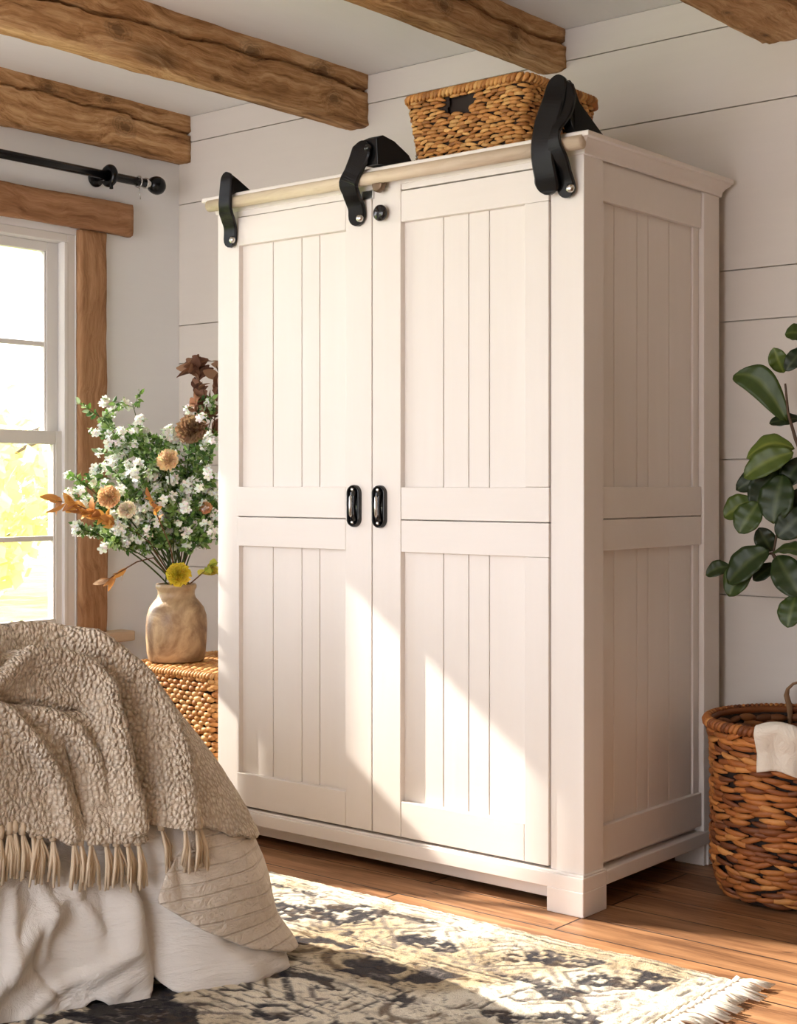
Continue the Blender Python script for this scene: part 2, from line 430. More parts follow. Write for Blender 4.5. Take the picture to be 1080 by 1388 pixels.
# two unseen windows, added and sized to shape the sun patches
for k, (a, b, c, d) in enumerate(WIN[1:]):
    w = empty('window_%d' % (k + 2), (0, 0, 0), kind='structure')
    m = MB(); e = .008 if k == 0 else .012
    m.box(xf0 + .03, xf0 + .08, a, a + e, c, d); m.box(xf0 + .03, xf0 + .08, b - e, b, c, d); m.box(xf0 + .03, xf0 + .08, a, b, c, c + e); m.box(xf0 + .03, xf0 + .08, a, b, d - e, d)
    m.build('window_frame', M['sash'], w, bevel=.002); pane(w, a + e, b - e, c + e, d - e, xf0 + .05)

def rough_board(name, x0, x1, y0, y1, z0, z1, mat, parent=None, amp=.004, step=.02, stepz=None, seed=0, crack=None, ends=.0, col=None, **k):
    """hewn timber: all six faces finely divided and displaced"""
    n = [max(2, int(round((b - a) / sp_))) for a, b, sp_ in ((x0, x1, step), (y0, y1, step), (z0, z1, stepz or step))]
    bm = bmesh.new(); lo = (x0, y0, z0); hi = (x1, y1, z1)
    vid = {}; vs = []; fs = []
    def vv(i, j, l):
        kx = (i, j, l)
        if kx not in vid:
            vid[kx] = len(vs); vs.append(kx)
        return vid[kx]
    nx, ny, nz = n
    for i in range(nx):
        for j in range(ny):
            for l in (0, nz):
                q = [vv(i, j, l), vv(i + 1, j, l), vv(i + 1, j + 1, l), vv(i, j + 1, l)]; fs.append(q if l else q[::-1])
    for i in range(nx):
        for l in range(nz):
            for j in (0, ny):
                q = [vv(i, j, l), vv(i + 1, j, l), vv(i + 1, j, l + 1), vv(i, j, l + 1)]; fs.append(q[::-1] if j else q)
    for j in range(ny):
        for l in range(nz):
            for i in (0, nx):
                q = [vv(i, j, l), vv(i, j + 1, l), vv(i, j + 1, l + 1), vv(i, j, l + 1)]; fs.append(q if i else q[::-1])
    cx, cy, cz = (x0 + x1) / 2, (y0 + y1) / 2, (z0 + z1) / 2
    axis = int(np.argmax([x1 - x0, y1 - y0, z1 - z0]))
    out = []; cols = []
    for (i, j, l) in vs:
        p = [x0 + (x1 - x0) * i / nx, y0 + (y1 - y0) * j / ny, z0 + (z1 - z0) * l / nz]
        q = Vector(p) + Vector((seed * 3.1, seed * 1.7, seed))
        qs = Vector([q[a] * (5 if a == axis else 14) for a in range(3)])
        qb = Vector([q[a] * (2 if a == axis else 5) for a in range(3)])
        nrm = Vector([0, 0, 0])
        for a, (ii, nn) in enumerate(((i, nx), (j, ny), (l, nz))):
            if a == axis: continue
            if ii == 0: nrm[a] -= 1
            if ii == nn: nrm[a] += 1
        edge = nrm.length > 1.2
        if nrm.length: nrm.normalize()
        d = noise.noise(qs) * amp + noise.noise(qb) * amp * 1.6 + noise.noise(qs * 2.7) * amp * .7 + abs(noise.noise(qs * 5)) * amp * .4
        if edge: d -= amp * 1.2 + abs(noise.noise(qs * 1.3)) * amp * 2.2
        shade = 1.0
        if crack:
            for (face, fn, wdt, dep) in crack:
                if face == 'x1' and i == nx or face == 'x0' and i == 0:
                    s = p[axis]; zc = fn(s); dd = abs(p[2] - zc) / wdt
                    if dd < 1.2: d -= dep * max(0, 1 - dd); pass
        v = Vector(p) + nrm * d
        out.append(v); cols.append((shade, shade, shade))
    me = bpy.data.meshes.new(name); me.from_pydata(out, [], fs); me.update()
    b2 = bmesh.new(); b2.from_mesh(me); bmesh.ops.recalc_face_normals(b2, faces=b2.faces); b2.to_mesh(me); b2.free()
    set_col(me, np.array(cols)); me.shade_smooth()
    return put(name, me, mat, parent, **k)

# window casing, header, stool and apron
rough_board('trim_1', XL, XL + .028, .272, .401, .54, 2.04, M['casing'], amp=.0022, step=.015, seed=1, kind='structure')
rough_board('trim_2', XL, XL + .05, -.525, .505, 2.04, 2.163, M['header'], amp=.003, step=.016, seed=2, kind='structure')
rough_board('trim_3', XL, XL + .028, -.401 - .0, -.385, .54, 2.04, M['casing'], amp=.001, step=.01, seed=3, kind='structure')
structb('trim_4', [(XL - .02, XL + .075, -.43, .495, .503, .542)], M['sill'], bevel=.006)
structb('trim_5', [(XL, XL + .03, -.40, .455, .38, .503)], M['sill'], bevel=.004)

# ceiling beams
def zline(a, b, s, w, f): return lambda t: a + (b - a) * (t - YF) / (YB - YF) + w * math.sin(t * f + s) + .016 * noise.noise(Vector((t * 6, s, 0))) + .008 * noise.noise(Vector((t * 25, s, 3)))
BL = [(-2.384, -2.316, 2.361, 'beam against the window wall, above the black curtain rod', zline(2.47, 2.49, 1, .012, 4.)),
      (-1.492, -1.390, 2.364, 'beam crossing above the left wardrobe door, with a long crack', zline(2.46, 2.49, .4, .012, 3.1)),
      (-.665, -.560, 2.418, 'beam just above the wicker basket on the wardrobe', zline(2.50, 2.50, 2, .006, 3.)),
      (.118, .335, 2.368, 'wide beam at the top right corner over the shiplap wall', zline(2.46, 2.45, 3, .01, 3.))]
for k, (a, b, z, lab, fn) in enumerate(BL):
    o = rough_board('ceiling_beam', a, b, YF, YB - .001, z, ZC + .01, M['beam%d' % k], amp=.0055, step=.0165, stepz=.0045, seed=k + 5,
                    crack=[('x1', fn, .0065, .04)] if k < 3 else [('x0', fn, .01, .012)], label='hewn brown wood ceiling ' + lab, cat='beam', group='hewn ceiling beams')

# curtain rod
rod = empty('curtain_rod', (XL + .085, 0, 2.243), label='black metal curtain rod with round end knob above the window', cat='curtain rod')
m = MB(); m.tube([(0, -.55, 0), (0, .53, 0)], .0165, 16); m.build('rod', M['iron'], rod, smooth=True)
m = MB(); m.lathe([(0, -.036), (.016, -.034), (.028, -.024), (.0345, -.008), (.0355, .006), (.031, .02), (.02, .031), (0, .036)], (0, .59, 0), 24, axis='x')
me = m.mesh('finial'); me.transform(Matrix.Translation((0, .59, 0)) @ Matrix.Rotation(PI / 2, 4, 'Z') @ Matrix.Translation((0, -.59, 0))); put('finial', me, M['iron'], rod, True)
m = MB(); m.tube([(0, .53, 0), (0, .54, 0)], .021, 16); m.tube([(0, .545, 0), (0, .565, 0)], .013, 12); m.build('collar', M['steel'], rod, smooth=False, bevel=.002, label='bright metal collar')
m = MB(); m.lathe([(0, -.036), (.016, -.034), (.028, -.024), (.0345, -.008), (.0355, .006), (.031, .02), (.02, .031), (0, .036)], (0, -.58, 0), 24); m.build('finial', M['iron'], rod, True)
for yb in (.36, -.44):
    m = MB(); m.tube([(-.08, yb, .0), (-.02, yb, 0)], .011, 12); m.tube([(-.083, yb, -.0), (-.075, yb, 0)], .032, 20)
    prof = [(math.cos(a) * .029, yb, math.sin(a) * .029) for a in np.linspace(-2.4, 2.6, 20)]
    m.tube(prof, .014, 10); m.tube([(.01, yb, -.02), (.012, yb, -.05)], .007, 8)
    m.build('bracket', M['iron'], rod, smooth=True)
m = MB(); m.tube([(0.004, .50, -.02), (.003, .505, -.05), (.0, .51, -.065)], .0022, 6); m.tube([(math.cos(a) * .021, .50, math.sin(a) * .021) for a in np.linspace(0, 2 * PI, 18)], .003, 6)
m.build('ring', M['steel'], rod, smooth=True)

# ------------------------------------------------------------------ outside
structb('ground', [(-60, XL - .14, -30, 40, -.75, -.7)], M['lawn'], bevel=0)
def tree(x, y, h, r, col, label, seed, n=1500):
    rnd = random.Random(seed)
    t = empty('tree', (x, y, -.7), label=label, cat='tree', group='autumn trees outside the window')
    m = MB(); m.tube([(0, 0, 0), (.06 * r, 0, h * .3), (0, .05 * r, h * .55), (-.1, 0, h * .8)], [.05 * h, .04 * h, .028 * h, .01 * h], 10, (.13, .1, .08))
    for k in range(9):
        a = rnd.uniform(0, 6.28); z = h * rnd.uniform(.3, .7)
        m.tube([(0, 0, z), (math.cos(a) * r * .45, math.sin(a) * r * .45, z + h * .12), (math.cos(a) * r * .8, math.sin(a) * r * .8, z + h * .2)], [.017 * h, .01 * h, .004 * h], 6, (.13, .1, .08))
    m.build('trunk', M['bark'], t, True, col=True)
    cl = [(rnd.uniform(-1, 1) * r * .7, rnd.uniform(-1, 1) * r * .7, h * rnd.uniform(.28, .92), r * rnd.uniform(.25, .5)) for _ in range(22)]
    V = []; C = []
    for _ in range(n):
        c = rnd.choice(cl); d = Vector((rnd.gauss(0, 1), rnd.gauss(0, 1), rnd.gauss(0, 1))).normalized() * c[3] * rnd.uniform(.6, 1.05)
        p = Vector(c[:3]) + d; s = rnd.uniform(.07, .15)
        u = Vector((rnd.gauss(0, 1), rnd.gauss(0, 1), rnd.gauss(0, 1))).normalized(); w = u.orthogonal().normalized()
        V += [p - u * s, p + w * s * .6, p + u * s, p - w * s * .6]
        k = rnd.uniform(.75, 1.15); C += [(col[0] * k, col[1] * k * rnd.uniform(.85, 1.1), col[2] * k)] * 4
    me = np_mesh('foliage', np.array(V), np.arange(len(V)).reshape(-1, 4)); set_col(me, C); put('foliage', me, M['treeleaf'], t)
tree(-12.5, 6.6, 2.9, 1.5, (.92, .80, .36), 'yellow autumn tree seen through the right part of the window', 1)
tree(-15.5, 4.0, 3.3, 1.7, (.94, .86, .48), 'pale yellow autumn tree seen at the left edge of the window', 2)
tree(-19, 10.6, 3.3, 1.7, (.50, .66, .56), 'grey green tree far behind the yellow ones', 3)
tree(-17, 15.5, 3.6, 2.0, (.92, .84, .46), 'far yellow tree at the right edge of the window', 4)

# ------------------------------------------------------------------ wardrobe
W = empty('wardrobe', (-.669, .37, 0), label='large cream white two door farmhouse wardrobe with black strap hangers', cat='wardrobe')
OX, OY = .669, -.37
def wb(name, boxes, mat=M['wardrobe'], parent=W, bevel=.003, **k):
    m = MB()
    for (a, b, c, d, e, f) in boxes:
        if parent is W: m.box(a + OX, b + OX, c + OY, d + OY, e, f)
        else: m.box(a + OX, b + OX, c + OY, d + OY, e, f)
    return m.build(name, mat, parent, bevel=bevel, **k)
TOP = 1.956
# carcass: posts, inner back box
wb('post', [(-.101, 0, 0, .095, .0, TOP)])
wb('post', [(-1.338, -1.25, 0, .095, .0, TOP)])
wb('post', [(-.095, 0, .64, .735, .0, TOP)])
wb('post', [(-1.338, -1.24, .64, .735, .0, TOP)])
wb('carcass', [(-1.25, -.101, .035, .05, .1, 1.95), (-1.3, -.03, .70, .72, .07, 1.95), (-1.31, -1.29, .095, .64, .1, 1.95), (-1.32, -.03, .05, .70, .1, .12), (-1.32, -.03, .05, .70, 1.9, 1.95)], M['wardrobe'])
# side panel (+X face)
def side_panel(x, sgn):
    m = MB()
    yb = [.095, .183, .302, .361, .476, .605, .64]
    xi = x - sgn * .022
    X = lambda a: a + OX
    for (z0, z1) in ((.20, .93), (.99, 1.84)):
        for a, b in zip(yb[:-1], yb[1:]): m.box(X(xi - sgn * .012), X(xi + (.006 * sgn if a == .605 else 0)), a + .0008 + OY, b - .0008 + OY, z0, z1)
        m.box(X(xi - sgn * .016), X(xi - sgn * .004), .095 + OY, .64 + OY, z0, z1)
    s = m.build('side_panel', M['wardrobe'], W, bevel=.0022, seg=1)
    for (z0, z1) in ((.115, .211), (.924, 1.005), (1.0075, 1.09), (1.832, 1.95)):
        mm = MB(); mm.box(X(x - sgn * .03), X(x - sgn * .007), .096 + OY, .639 + OY, z0, z1); mm.build('side_rail', M['wardrobe_h'], W, bevel=.0025)
side_panel(0, 1); side_panel(-1.338, -1)
# crown
m = MB()
prof = [(0, 1.934), (.005, 1.936), (.007, 1.948), (.014, 1.958), (.026, 1.966), (.028, 1.970), (.036, 1.972), (.036, 1.982), (.033, 1.986), (-.02, 1.986)]
x0, x1, y0, y1 = -1.338 + OX, 0 + OX, 0 + OY, .735 + OY
vs = []
for (o_, z) in prof:
    vs += [(x0 - o_, y1 + min(o_, .02), z), (x0 - o_, y0 - o_, z), (x1 + o_, y0 - o_, z), (x1 + o_, y1 + min(o_, .02), z)]
fs = [(i * 4 + k, i * 4 + (k + 1) % 4, (i + 1) * 4 + (k + 1) % 4, (i + 1) * 4 + k) for i in range(len(prof) - 1) for k in range(4)]
fs += [tuple(range(len(vs) - 4, len(vs)))]
m.add(vs, fs); m.build('crown_moulding', M['wardrobe_h'], W, bevel=.0012, seg=1)
# round wooden rail on the crown front
M['railwood'] = oldwood('pale_rail_wood', [(.2, lin(176, 150, 122)), (.5, lin(214, 196, 172)), (.8, lin(232, 218, 198))], 0, bump=.12, rough=.5).m
m = MB(); m.tube([(-1.338 + OX, -.036 + OY, 1.957), (.018 + OX, -.036 + OY, 1.957)], .018, 20); m.build('hanging_rail', M['railwood'], W, True, label='round pale wooden rail along the top front')
# base
wb('base_rail', [(-1.345, .007, -.014, .10, .062, .100), (-1.338, .004, -.008, .1, .098, .106)], M['wardrobe_h'])
wb('base_rail', [(-.09, .007, .1005, .742, .062, .100)], M['wardrobe_h'])
wb('plinth', [(-1.25, -.10, .035, .05, .020, .064)], M['wardrobe_h'])
wb('foot', [(-.103, .008, -.0155, .098, 0, .064)])
wb('foot', [(-1.346, -1.25, -.0155, .098, 0, .064)])
wb('foot', [(-.09, .006, .655, .74, 0, .064)])
wb('foot', [(-1.346, -1.25, .655, .74, 0, .064)])
# frieze strip above doors
wb('frieze', [(-1.25, -.705, -.002, .02, 1.917, 1.955), (-.596, -.101, -.003, .02, 1.919, 1.955)], M['wardrobe_h'], bevel=.002)

def make_door(x0, x1, stiles, px0, px1, grooves, label):
    d = empty('door', (0, 0, 0), label=label); d.parent = W
    zt, zm0, zm1, zb = 1.915, .908, 1.089, .113
    pf = .013                                   # panel recess
    for st_ in stiles:
        a, b = st_[:2]; wb('stile', [(a + .0006, b - .0006, -.006, .018, st_[2], st_[3])], M['wardrobe'], d, .0022)
    wb('rail', [(px0, px1, -.0055, .018, zb, .212)], M['wardrobe_h'], d, .0022)
    rx = -.1025 if px0 > -.7 else px1
    wb('rail', [(px0, rx, -.0055, .018, zm0, .9965)], M['wardrobe_h'], d, .0022)
    wb('rail', [(px0, rx, -.0055, .018, .9990, zm1)], M['wardrobe_h'], d, .0022)
    wb('rail', [(px0, rx, -.0055, .018, 1.829, zt)], M['wardrobe_h'], d, .0022)
    for (z0, z1) in ((.19, .93), (1.07, 1.85)):
        xs = [px0 - .01] + grooves + [px1 + .01]
        m = MB()
        for a, b in zip(xs[:-1], xs[1:]): m.box(a + .0012 + OX, b - .0012 + OX, pf + OY, .02 + OY, z0, z1)
        m.box(px0 - .01 + OX, px1 + .01 + OX, pf + .006 + OY, .022 + OY, z0, z1)
        m.build('panel', M['wardrobe'], d, bevel=.0018, seg=1)
    return d
DL = make_door(-1.25, -.703, [(-.802, -.7025, .113, 1.952)], -1.2485, -.8025, [-1.111, -.992, -.920], 'left door of the wardrobe')
DR = make_door(-.700, -.101, [(-.7005, -.596, .113, 1.952), (-.179, -.1025, .113, .9075), (-.179, -.1025, 1.0895, 1.8285)], -.5955, -.1795, [-.46, -.374, -.305], 'right door of the wardrobe')
# left edge filler of the left door recess
wb('stile', [(-1.2495, -1.240, -.004, .018, .113, 1.915)], M['wardrobe'], DL, .0015)

# oval pulls
def stadium(w, h, n=14):
    r = w / 2; a = []
    for k in range(n + 1): t = PI * k / n; a.append((r * math.cos(t), h / 2 - r + r * math.sin(t)))
    for k in range(n + 1): t = PI + PI * k / n; a.append((r * math.cos(t), -h / 2 + r + r * math.sin(t)))
    return a
def handle(cx, cz, parent, lab):
    y = -.006 + OY; cx += OX
    m = MB(); vs = []; prof = [(1, 0), (1.0, .006), (.97, .011), (.90, .014), (.82, .0125), (.74, .006), (.66, .003)]
    S = None; n = 30
    for (k, d) in prof:
        w = .048 * k; h = .121 - .048 * (1 - k)
        pts = stadium(w, h); n = len(pts)
        vs += [(cx + p[0], y - d, cz + p[1]) for p in pts]
    fs = [(i * n + k, i * n + (k + 1) % n, (i + 1) * n + (k + 1) % n, (i + 1) * n + k) for i in range(len(prof) - 1) for k in range(n)]
    fs.append(tuple((len(prof) - 1) * n + k for k in range(n)))
    m.add(vs, fs)
    hd = m.build('handle', M['iron_gloss'], parent, True, label=lab)
    m = MB()
    g = [(cx, y - .003, cz - .043), (cx, y - .009, cz - .038), (cx, y - .012, cz - .027), (cx, y - .014, cz), (cx, y - .012, cz + .027), (cx, y - .009, cz + .038), (cx, y - .003, cz + .043)]
    m.tube(g, [.010, .0115, .0105, .0098, .0105, .0115, .010], 16, flat=.6); m.build('grip', M['steel'] if 0 else M['iron_gloss'], hd, True)
    m = MB(); m.tube([(cx + .001, y - .0165, cz - .030), (cx + .001, y - .0185, cz - .025), (cx + .001, y - .0195, cz), (cx + .001, y - .0185, cz + .025), (cx + .001, y - .0165, cz + .030)], [.0060, .0085, .0088, .0085, .0060], 14, flat=.6); m.build('grip_glint', M['steel'], hd, True, label='pale metal strip for the silver reflection on the pull')  # bright strip modelled for the reflection on the glossy pull
    for s in (-1, 1):
        m = MB(); m.lathe([(.0055, 0), (.005, .003), (.003, .0045), (0, .005)], (cx, y - .012, cz + s * .047), 10, axis='y'); m.build('screw', M['steel'], hd, True)
handle(-.764, 1.035, W, 'black oval pull on the left door')
handle(-.669, 1.034, W, 'black oval pull on the right door')
# knobs at the top of the centre stile
m = MB(); m.lathe([(.010, 0), (.011, .006), (.021, .010), (.0235, .016), (.022, .022), (.014, .027), (0, .028)], (-.657 + OX, -.006 + OY, 1.859), 20, axis='y'); m.build('knob', M['iron_gloss'], DR, True, label='round black knob')
m = MB(); m.lathe([(.006, 0), (.007, .012), (.018, .013), (.022, .018), (.022, .028), (.017, .034), (0, .036)], (-.656 + OX, -.006 + OY, 1.936), 8, axis='y'); m.build('knob', M['brass'], DR, bevel=.002, label='brown metal bolt head above the black knob')
wb('latch', [(-.735, -.692, -.014, -.004, 1.905, 1.930)], M['steel'], DL, .002, label='small grey metal plate under the rail')

# strap hangers: flat bar swept along a path in the YZ plane (x sway allowed)
def strap(path, width, th, parent, name='strap', mat=M['iron'], **k):
    """path: (x, y, z, widthscale); flat across X"""
    pts = [Vector((p[0] + OX, p[1] + OY, p[2])) for p in path]; m = MB(); vs = []
    # resample smoothly
    P = []; Wd = []
    for i in range(len(pts) - 1):
        for s in range(6):
            t = s / 6; p0 = pts[max(i - 1, 0)]; p1 = pts[i]; p2 = pts[i + 1]; p3 = pts[min(i + 2, len(pts) - 1)]
            P.append(.5 * ((2 * p1) + (p2 - p0) * t + (2 * p0 - 5 * p1 + 4 * p2 - p3) * t * t + (3 * p1 - p0 - 3 * p2 + p3) * t ** 3))
            Wd.append(path[i][3] * (1 - t) + path[i + 1][3] * t)
    P.append(pts[-1]); Wd.append(path[-1][3])
    n = len(P)
    ends = min(width * .5, .02)
    L = [0]
    for i in range(1, n): L.append(L[-1] + (P[i] - P[i - 1]).length)
    for i in range(n):
        t = (P[min(i + 1, n - 1)] - P[max(i - 1, 0)]).normalized()
        ax = Vector((1, 0, 0)); ax = (ax - t * ax.dot(t)).normalized(); nn = t.cross(ax)
        w = width / 2 * Wd[i]; dd = min(L[i], L[-1] - L[i])
        if dd < w: w = max(.15 * w, math.sqrt(max(0, w * w - (w - dd) ** 2)))
        for (a, b) in ((-1, -.5), (-.86, -1), (.86, -1), (1, -.5), (1, .5), (.86, 1), (-.86, 1), (-1, .5)):
            vs.append(P[i] + ax * w * a + nn * th / 2 * b)
    fs = [(i * 8 + q, i * 8 + (q + 1) % 8, (i + 1) * 8 + (q + 1) % 8, (i + 1) * 8 + q) for i in range(n - 1) for q in range(8)]
    fs += [tuple(range(8)), tuple((n - 1) * 8 + q for q in range(8))]
    m.add(vs, fs); return m.build(name, mat, parent, bevel=0, smooth=False, **k)
def bolt(x, y, z, r, parent, mat=M['iron_gloss']):
    m = MB(); m.lathe([(r, 0), (r, r * .35), (r * .8, r * .7), (r * .35, r * .9), (0, r * .92)], (x + OX, y + OY, z), 10, axis='y'); m.build('bolt', mat, parent, True)
# left hanger
def hook(path, w, th, yb, parent):
    """solid cheek that closes the hanger over the crown: outline in (y, z) extruded along x"""
    m = MB(); x0 = path[0][0]; n = len(path)
    vs = [(p[0] - w / 2 + OX, p[1] + OY, p[2]) for p in path] + [(p[0] + w / 2 + OX, p[1] + OY, p[2]) for p in path]
    fs = [tuple(range(n)), tuple(range(2 * n - 1, n - 1, -1))] + [(k, (k + 1) % n, n + (k + 1) % n, n + k) for k in range(n)]
    m.add(vs, fs); m.build('cheek', M['iron'], parent, bevel=.0015)
s1 = strap([(-1.2360, -0.0571, 2.045, .9), (-1.2360, -0.0596, 2.02, .95), (-1.2400, -0.0596, 1.985, .98), (-1.2440, -0.0588, 1.95, 1), (-1.2480, -0.0504, 1.925, 1), (-1.2600, -0.0300, 1.905, 1), (-1.2650, -0.0160, 1.88, 1.0), (-1.2700, -0.0140, 1.825, 1.05)], .052, .012, W, label='left strap hanger')
hook([(-1.2200, -0.0554, 2.035), (-1.2220, -0.0300, 2.025), (-1.2070, 0.0200, 1.990), (-1.2170, 0.0200, 1.984), (-1.2280, -0.0300, 1.986), (-1.2240, -0.0521, 1.975)], .012, 0, 0, s1)
bolt(-1.2220, -0.0549, 2.025, .010, s1); bolt(-1.2510, -0.0200, 1.846, .011, s1, M['steel'])
# middle hanger
s2 = strap([(-0.6840, -0.0588, 2.058, 1.1), (-0.6900, -0.0613, 2.035, 1.2), (-0.7060, -0.0613, 2.005, 1.1), (-0.7260, -0.0605, 1.975, 1.0), (-0.7440, -0.0580, 1.945, 1.1), (-0.7460, -0.0437, 1.920, .98), (-0.7520, -0.0240, 1.900, 1), (-0.7500, -0.0160, 1.88, 1.0), (-0.7490, -0.0140, 1.833, 1.1)], .060, .014, W, label='middle strap hanger leaning to the right')
hook([(-0.6680, -0.0554, 2.062), (-0.6500, -0.0500, 2.068), (-0.6360, -0.0150, 2.055), (-0.6160, 0.0250, 2.020), (-0.6080, 0.0400, 1.988), (-0.6260, 0.0200, 1.986), (-0.6540, -0.0200, 1.988), (-0.6680, -0.0500, 1.99)], .05, 0, 0, s2)
bolt(-0.6700, -0.0578, 2.036, .013, s2); bolt(-0.7330, -0.0200, 1.853, .012, s2, M['steel'])
# right hanger (two overlapping layers)
s3 = strap([(-0.0420, -0.0504, 2.130, 1.0), (-0.0440, -0.0571, 2.10, 1.0), (-0.0520, -0.0622, 2.06, 1.1), (-0.0720, -0.0622, 2.01, 1.15), (-0.0840, -0.0605, 1.96, 1.1), (-0.0860, -0.0554, 1.92, 1.08), (-0.0840, -0.0450, 1.88, 1.1), (-0.0900, -0.0300, 1.850, 1.2), (-0.0920, -0.0280, 1.838, 1.2)], .062, .014, W, label='right strap hanger, two overlapping twisted straps')
hook([(-0.0240, -0.0487, 2.115), (-0.0120, -0.0500, 2.10), (-0.0120, -0.0200, 2.06), (-0.0040, 0.0300, 2.02), (0.0080, 0.0600, 1.990), (-0.0020, 0.0300, 1.986), (-0.0220, -0.0300, 1.988), (-0.0240, -0.0504, 2.02)], .028, 0, 0, s3)
strap([(-0.0240, -0.0521, 2.11, .8), (-0.0140, -0.0554, 2.07, 1.0), (-0.0200, -0.0588, 2.03, .9), (-0.0400, -0.0655, 1.99, .5), (-0.0460, -0.0638, 1.955, .8), (-0.0400, -0.0504, 1.92, .95), (-0.0440, -0.0300, 1.89, 1), (-0.0420, -0.0180, 1.86, 1.05), (-0.0400, -0.0140, 1.826, 1.15)], .050, .012, s3, 'strap_layer')
bolt(-0.0300, -0.0549, 2.085, .012, s3); bolt(-0.0260, -0.0210, 1.848, .012, s3, M['steel'])

# ------------------------------------------------------------------ basketwork
BROWNS = [lin(176, 118, 62), lin(196, 138, 78), lin(158, 98, 46), (.52, .30, .13), lin(208, 154, 92), lin(138, 82, 38)]
def strand(m, pts, nrms, r, colr, flat=.6, n=6):
    """fat spindle following pts"""
    vs = []; k = len(pts)
    for i, (p, nn) in enumerate(zip(pts, nrms)):
        t = (Vector(pts[min(i + 1, k - 1)]) - Vector(pts[max(i - 1, 0)])).normalized()
        nn = Vector(nn); b = t.cross(nn).normalized()
        s = i / (k - 1); rr = r * (.35 + .65 * math.sin(PI * s) ** .6)
        for q in range(n):
            a = 2 * PI * q / n; vs.append(Vector(p) + nn * math.cos(a) * rr * flat + b * math.sin(a) * rr)
    fs = [(i * n + q, i * n + (q + 1) % n, (i + 1) * n + (q + 1) % n, (i + 1) * n + q) for i in range(k - 1) for q in range(n)]
    fs += [tuple(range(n)), tuple((k - 1) * n + q for q in range(n))]
    m.add(vs, fs, colr[:3])
def weave(m, ring, z0, z1, rowh, seg, rnd, th=.006, tilt=.25, skip=None, overlap=1.25, cols=BROWNS, wob=.25):
    """ring(t, z) -> (point, outward normal, perimeter) t in 0..1"""
    rows = int(round((z1 - z0) / rowh)); rowh = (z1 - z0) / rows
    for j in range(rows):
        z = z0 + (j + .5) * rowh
        per = ring(0, z)[2]; ns = max(6, int(round(per / seg))); ns += (ns % 2)
        ph = .5 * (j % 2) + rnd.uniform(-.05, .05)
        for i in range(ns):
            tc = (i + .5 + ph + rnd.uniform(-wob, wob) * .5) / ns
            half = .5 / ns * overlap * rnd.uniform(.85, 1.15); tl = rnd.gauss(0, tilt) * rowh; dz = rnd.gauss(0, .12) * rowh
            pts = []; nr = []
            for s in (0, .2, .4, .6, .8, 1):
                t = tc + (s - .5) * 2 * half
                p, nn, _ = ring(t % 1, z + dz + (s - .5) * tl)
                if skip and skip(p): pts = None; break
                o = th * (.15 + .95 * math.sin(PI * s))
                pts.append(Vector(p) + Vector(nn) * o); nr.append(nn)
            if not pts: continue
            c = rnd.choice(cols); k = rnd.uniform(.8, 1.15)
            strand(m, pts, nr, rowh * .60 * rnd.uniform(.85, 1.15), (c[0] * k, c[1] * k, c[2] * k))
def rope(m, ring, z, r, seg, rnd, cols=BROWNS, slant=.7, lift=0.0, skip=None):
    per = ring(0, z)[2]; ns = int(per / seg)
    for i in range(ns):
        t0 = i / ns; pts = []; nr = []
        c = rnd.choice(cols); k = rnd.uniform(.85, 1.15); bad = False
        for s in np.linspace(0, 1, 6):
            a = -PI * .35 + PI * 1.05 * s
            t = (t0 + s * slant / ns) % 1
            p, nn, _ = ring(t, z); 
            if skip and skip(p): bad = True; break
            p = Vector(p) + Vector(nn) * (math.cos(a) * r) + Vector((0, 0, 1)) * (math.sin(a) * r + lift)
            pts.append(p); nr.append((Vector(nn) * math.cos(a) + Vector((0, 0, 1)) * math.sin(a)))
        if bad: continue
        strand(m, pts, nr, seg * .55, (c[0] * k, c[1] * k, c[2] * k), .7)
def shell(m, ring, zs, n=64, c=(.10, .045, .015)):
    vs = []
    for z in zs:
        for k in range(n): vs.append(Vector(ring(k / n, z)[0]) - Vector(ring(k / n, z)[1]) * .004)
    fs = [(i * n + k, i * n + (k + 1) % n, (i + 1) * n + (k + 1) % n, (i + 1) * n + k) for i in range(len(zs) - 1) for k in range(n)]
    m.add(vs, fs, c)

# floor basket on the right
def interp(tab, z):
    for (a, ra), (b, rb) in zip(tab[:-1], tab[1:]):
        if z <= b: return ra + (rb - ra) * (z - a) / (b - a)
    return tab[-1][1]
BT = [(0, .166), (.03, .188), (.10, .206), (.30, .206), (.42, .208), (.455, .220), (.48, .229)]
def ringR(t, z):
    r = interp(BT, z) * (1 + .01 * math.sin(6.28 * 3 * t + 1)); a = 2 * PI * t
    return ((r * math.cos(a), r * math.sin(a), z), (math.cos(a), math.sin(a), 0), 2 * PI * r)
rnd = random.Random(3)
RB = empty('floor_basket', (.322, .528, 0), label='tall round dark brown woven basket on the floor right of the wardrobe', cat='basket')
REDB = [lin(186, 118, 58), lin(158, 92, 42), lin(204, 140, 76), lin(134, 74, 34), lin(110, 58, 28), lin(172, 104, 50)]
m = MB(); weave(m, ringR, .012, .452, .0145, .060, rnd, .010, .8, cols=REDB, wob=.8, overlap=1.35); m.build('woven_side', M['weave'], RB, True, col=True)
m = MB()
for (dz, rr) in ((0, .013),): rope(m, ringR, .462, rr, .014, rnd, REDB, 1.3)
m.tube([Vector(ringR(k / 90, .462)[0]) for k in range(91)], .011, 8, REDB[3][:3])
m.build('rim', M['weave'], RB, True, col=True)
m = MB(); shell(m, ringR, [0.003, .03, .1, .2, .3, .42, .46])
n0 = len(m.v); m.add([ringR(k / 48, .004)[0] for k in range(48)], [tuple(range(48))], (.08, .035, .012))
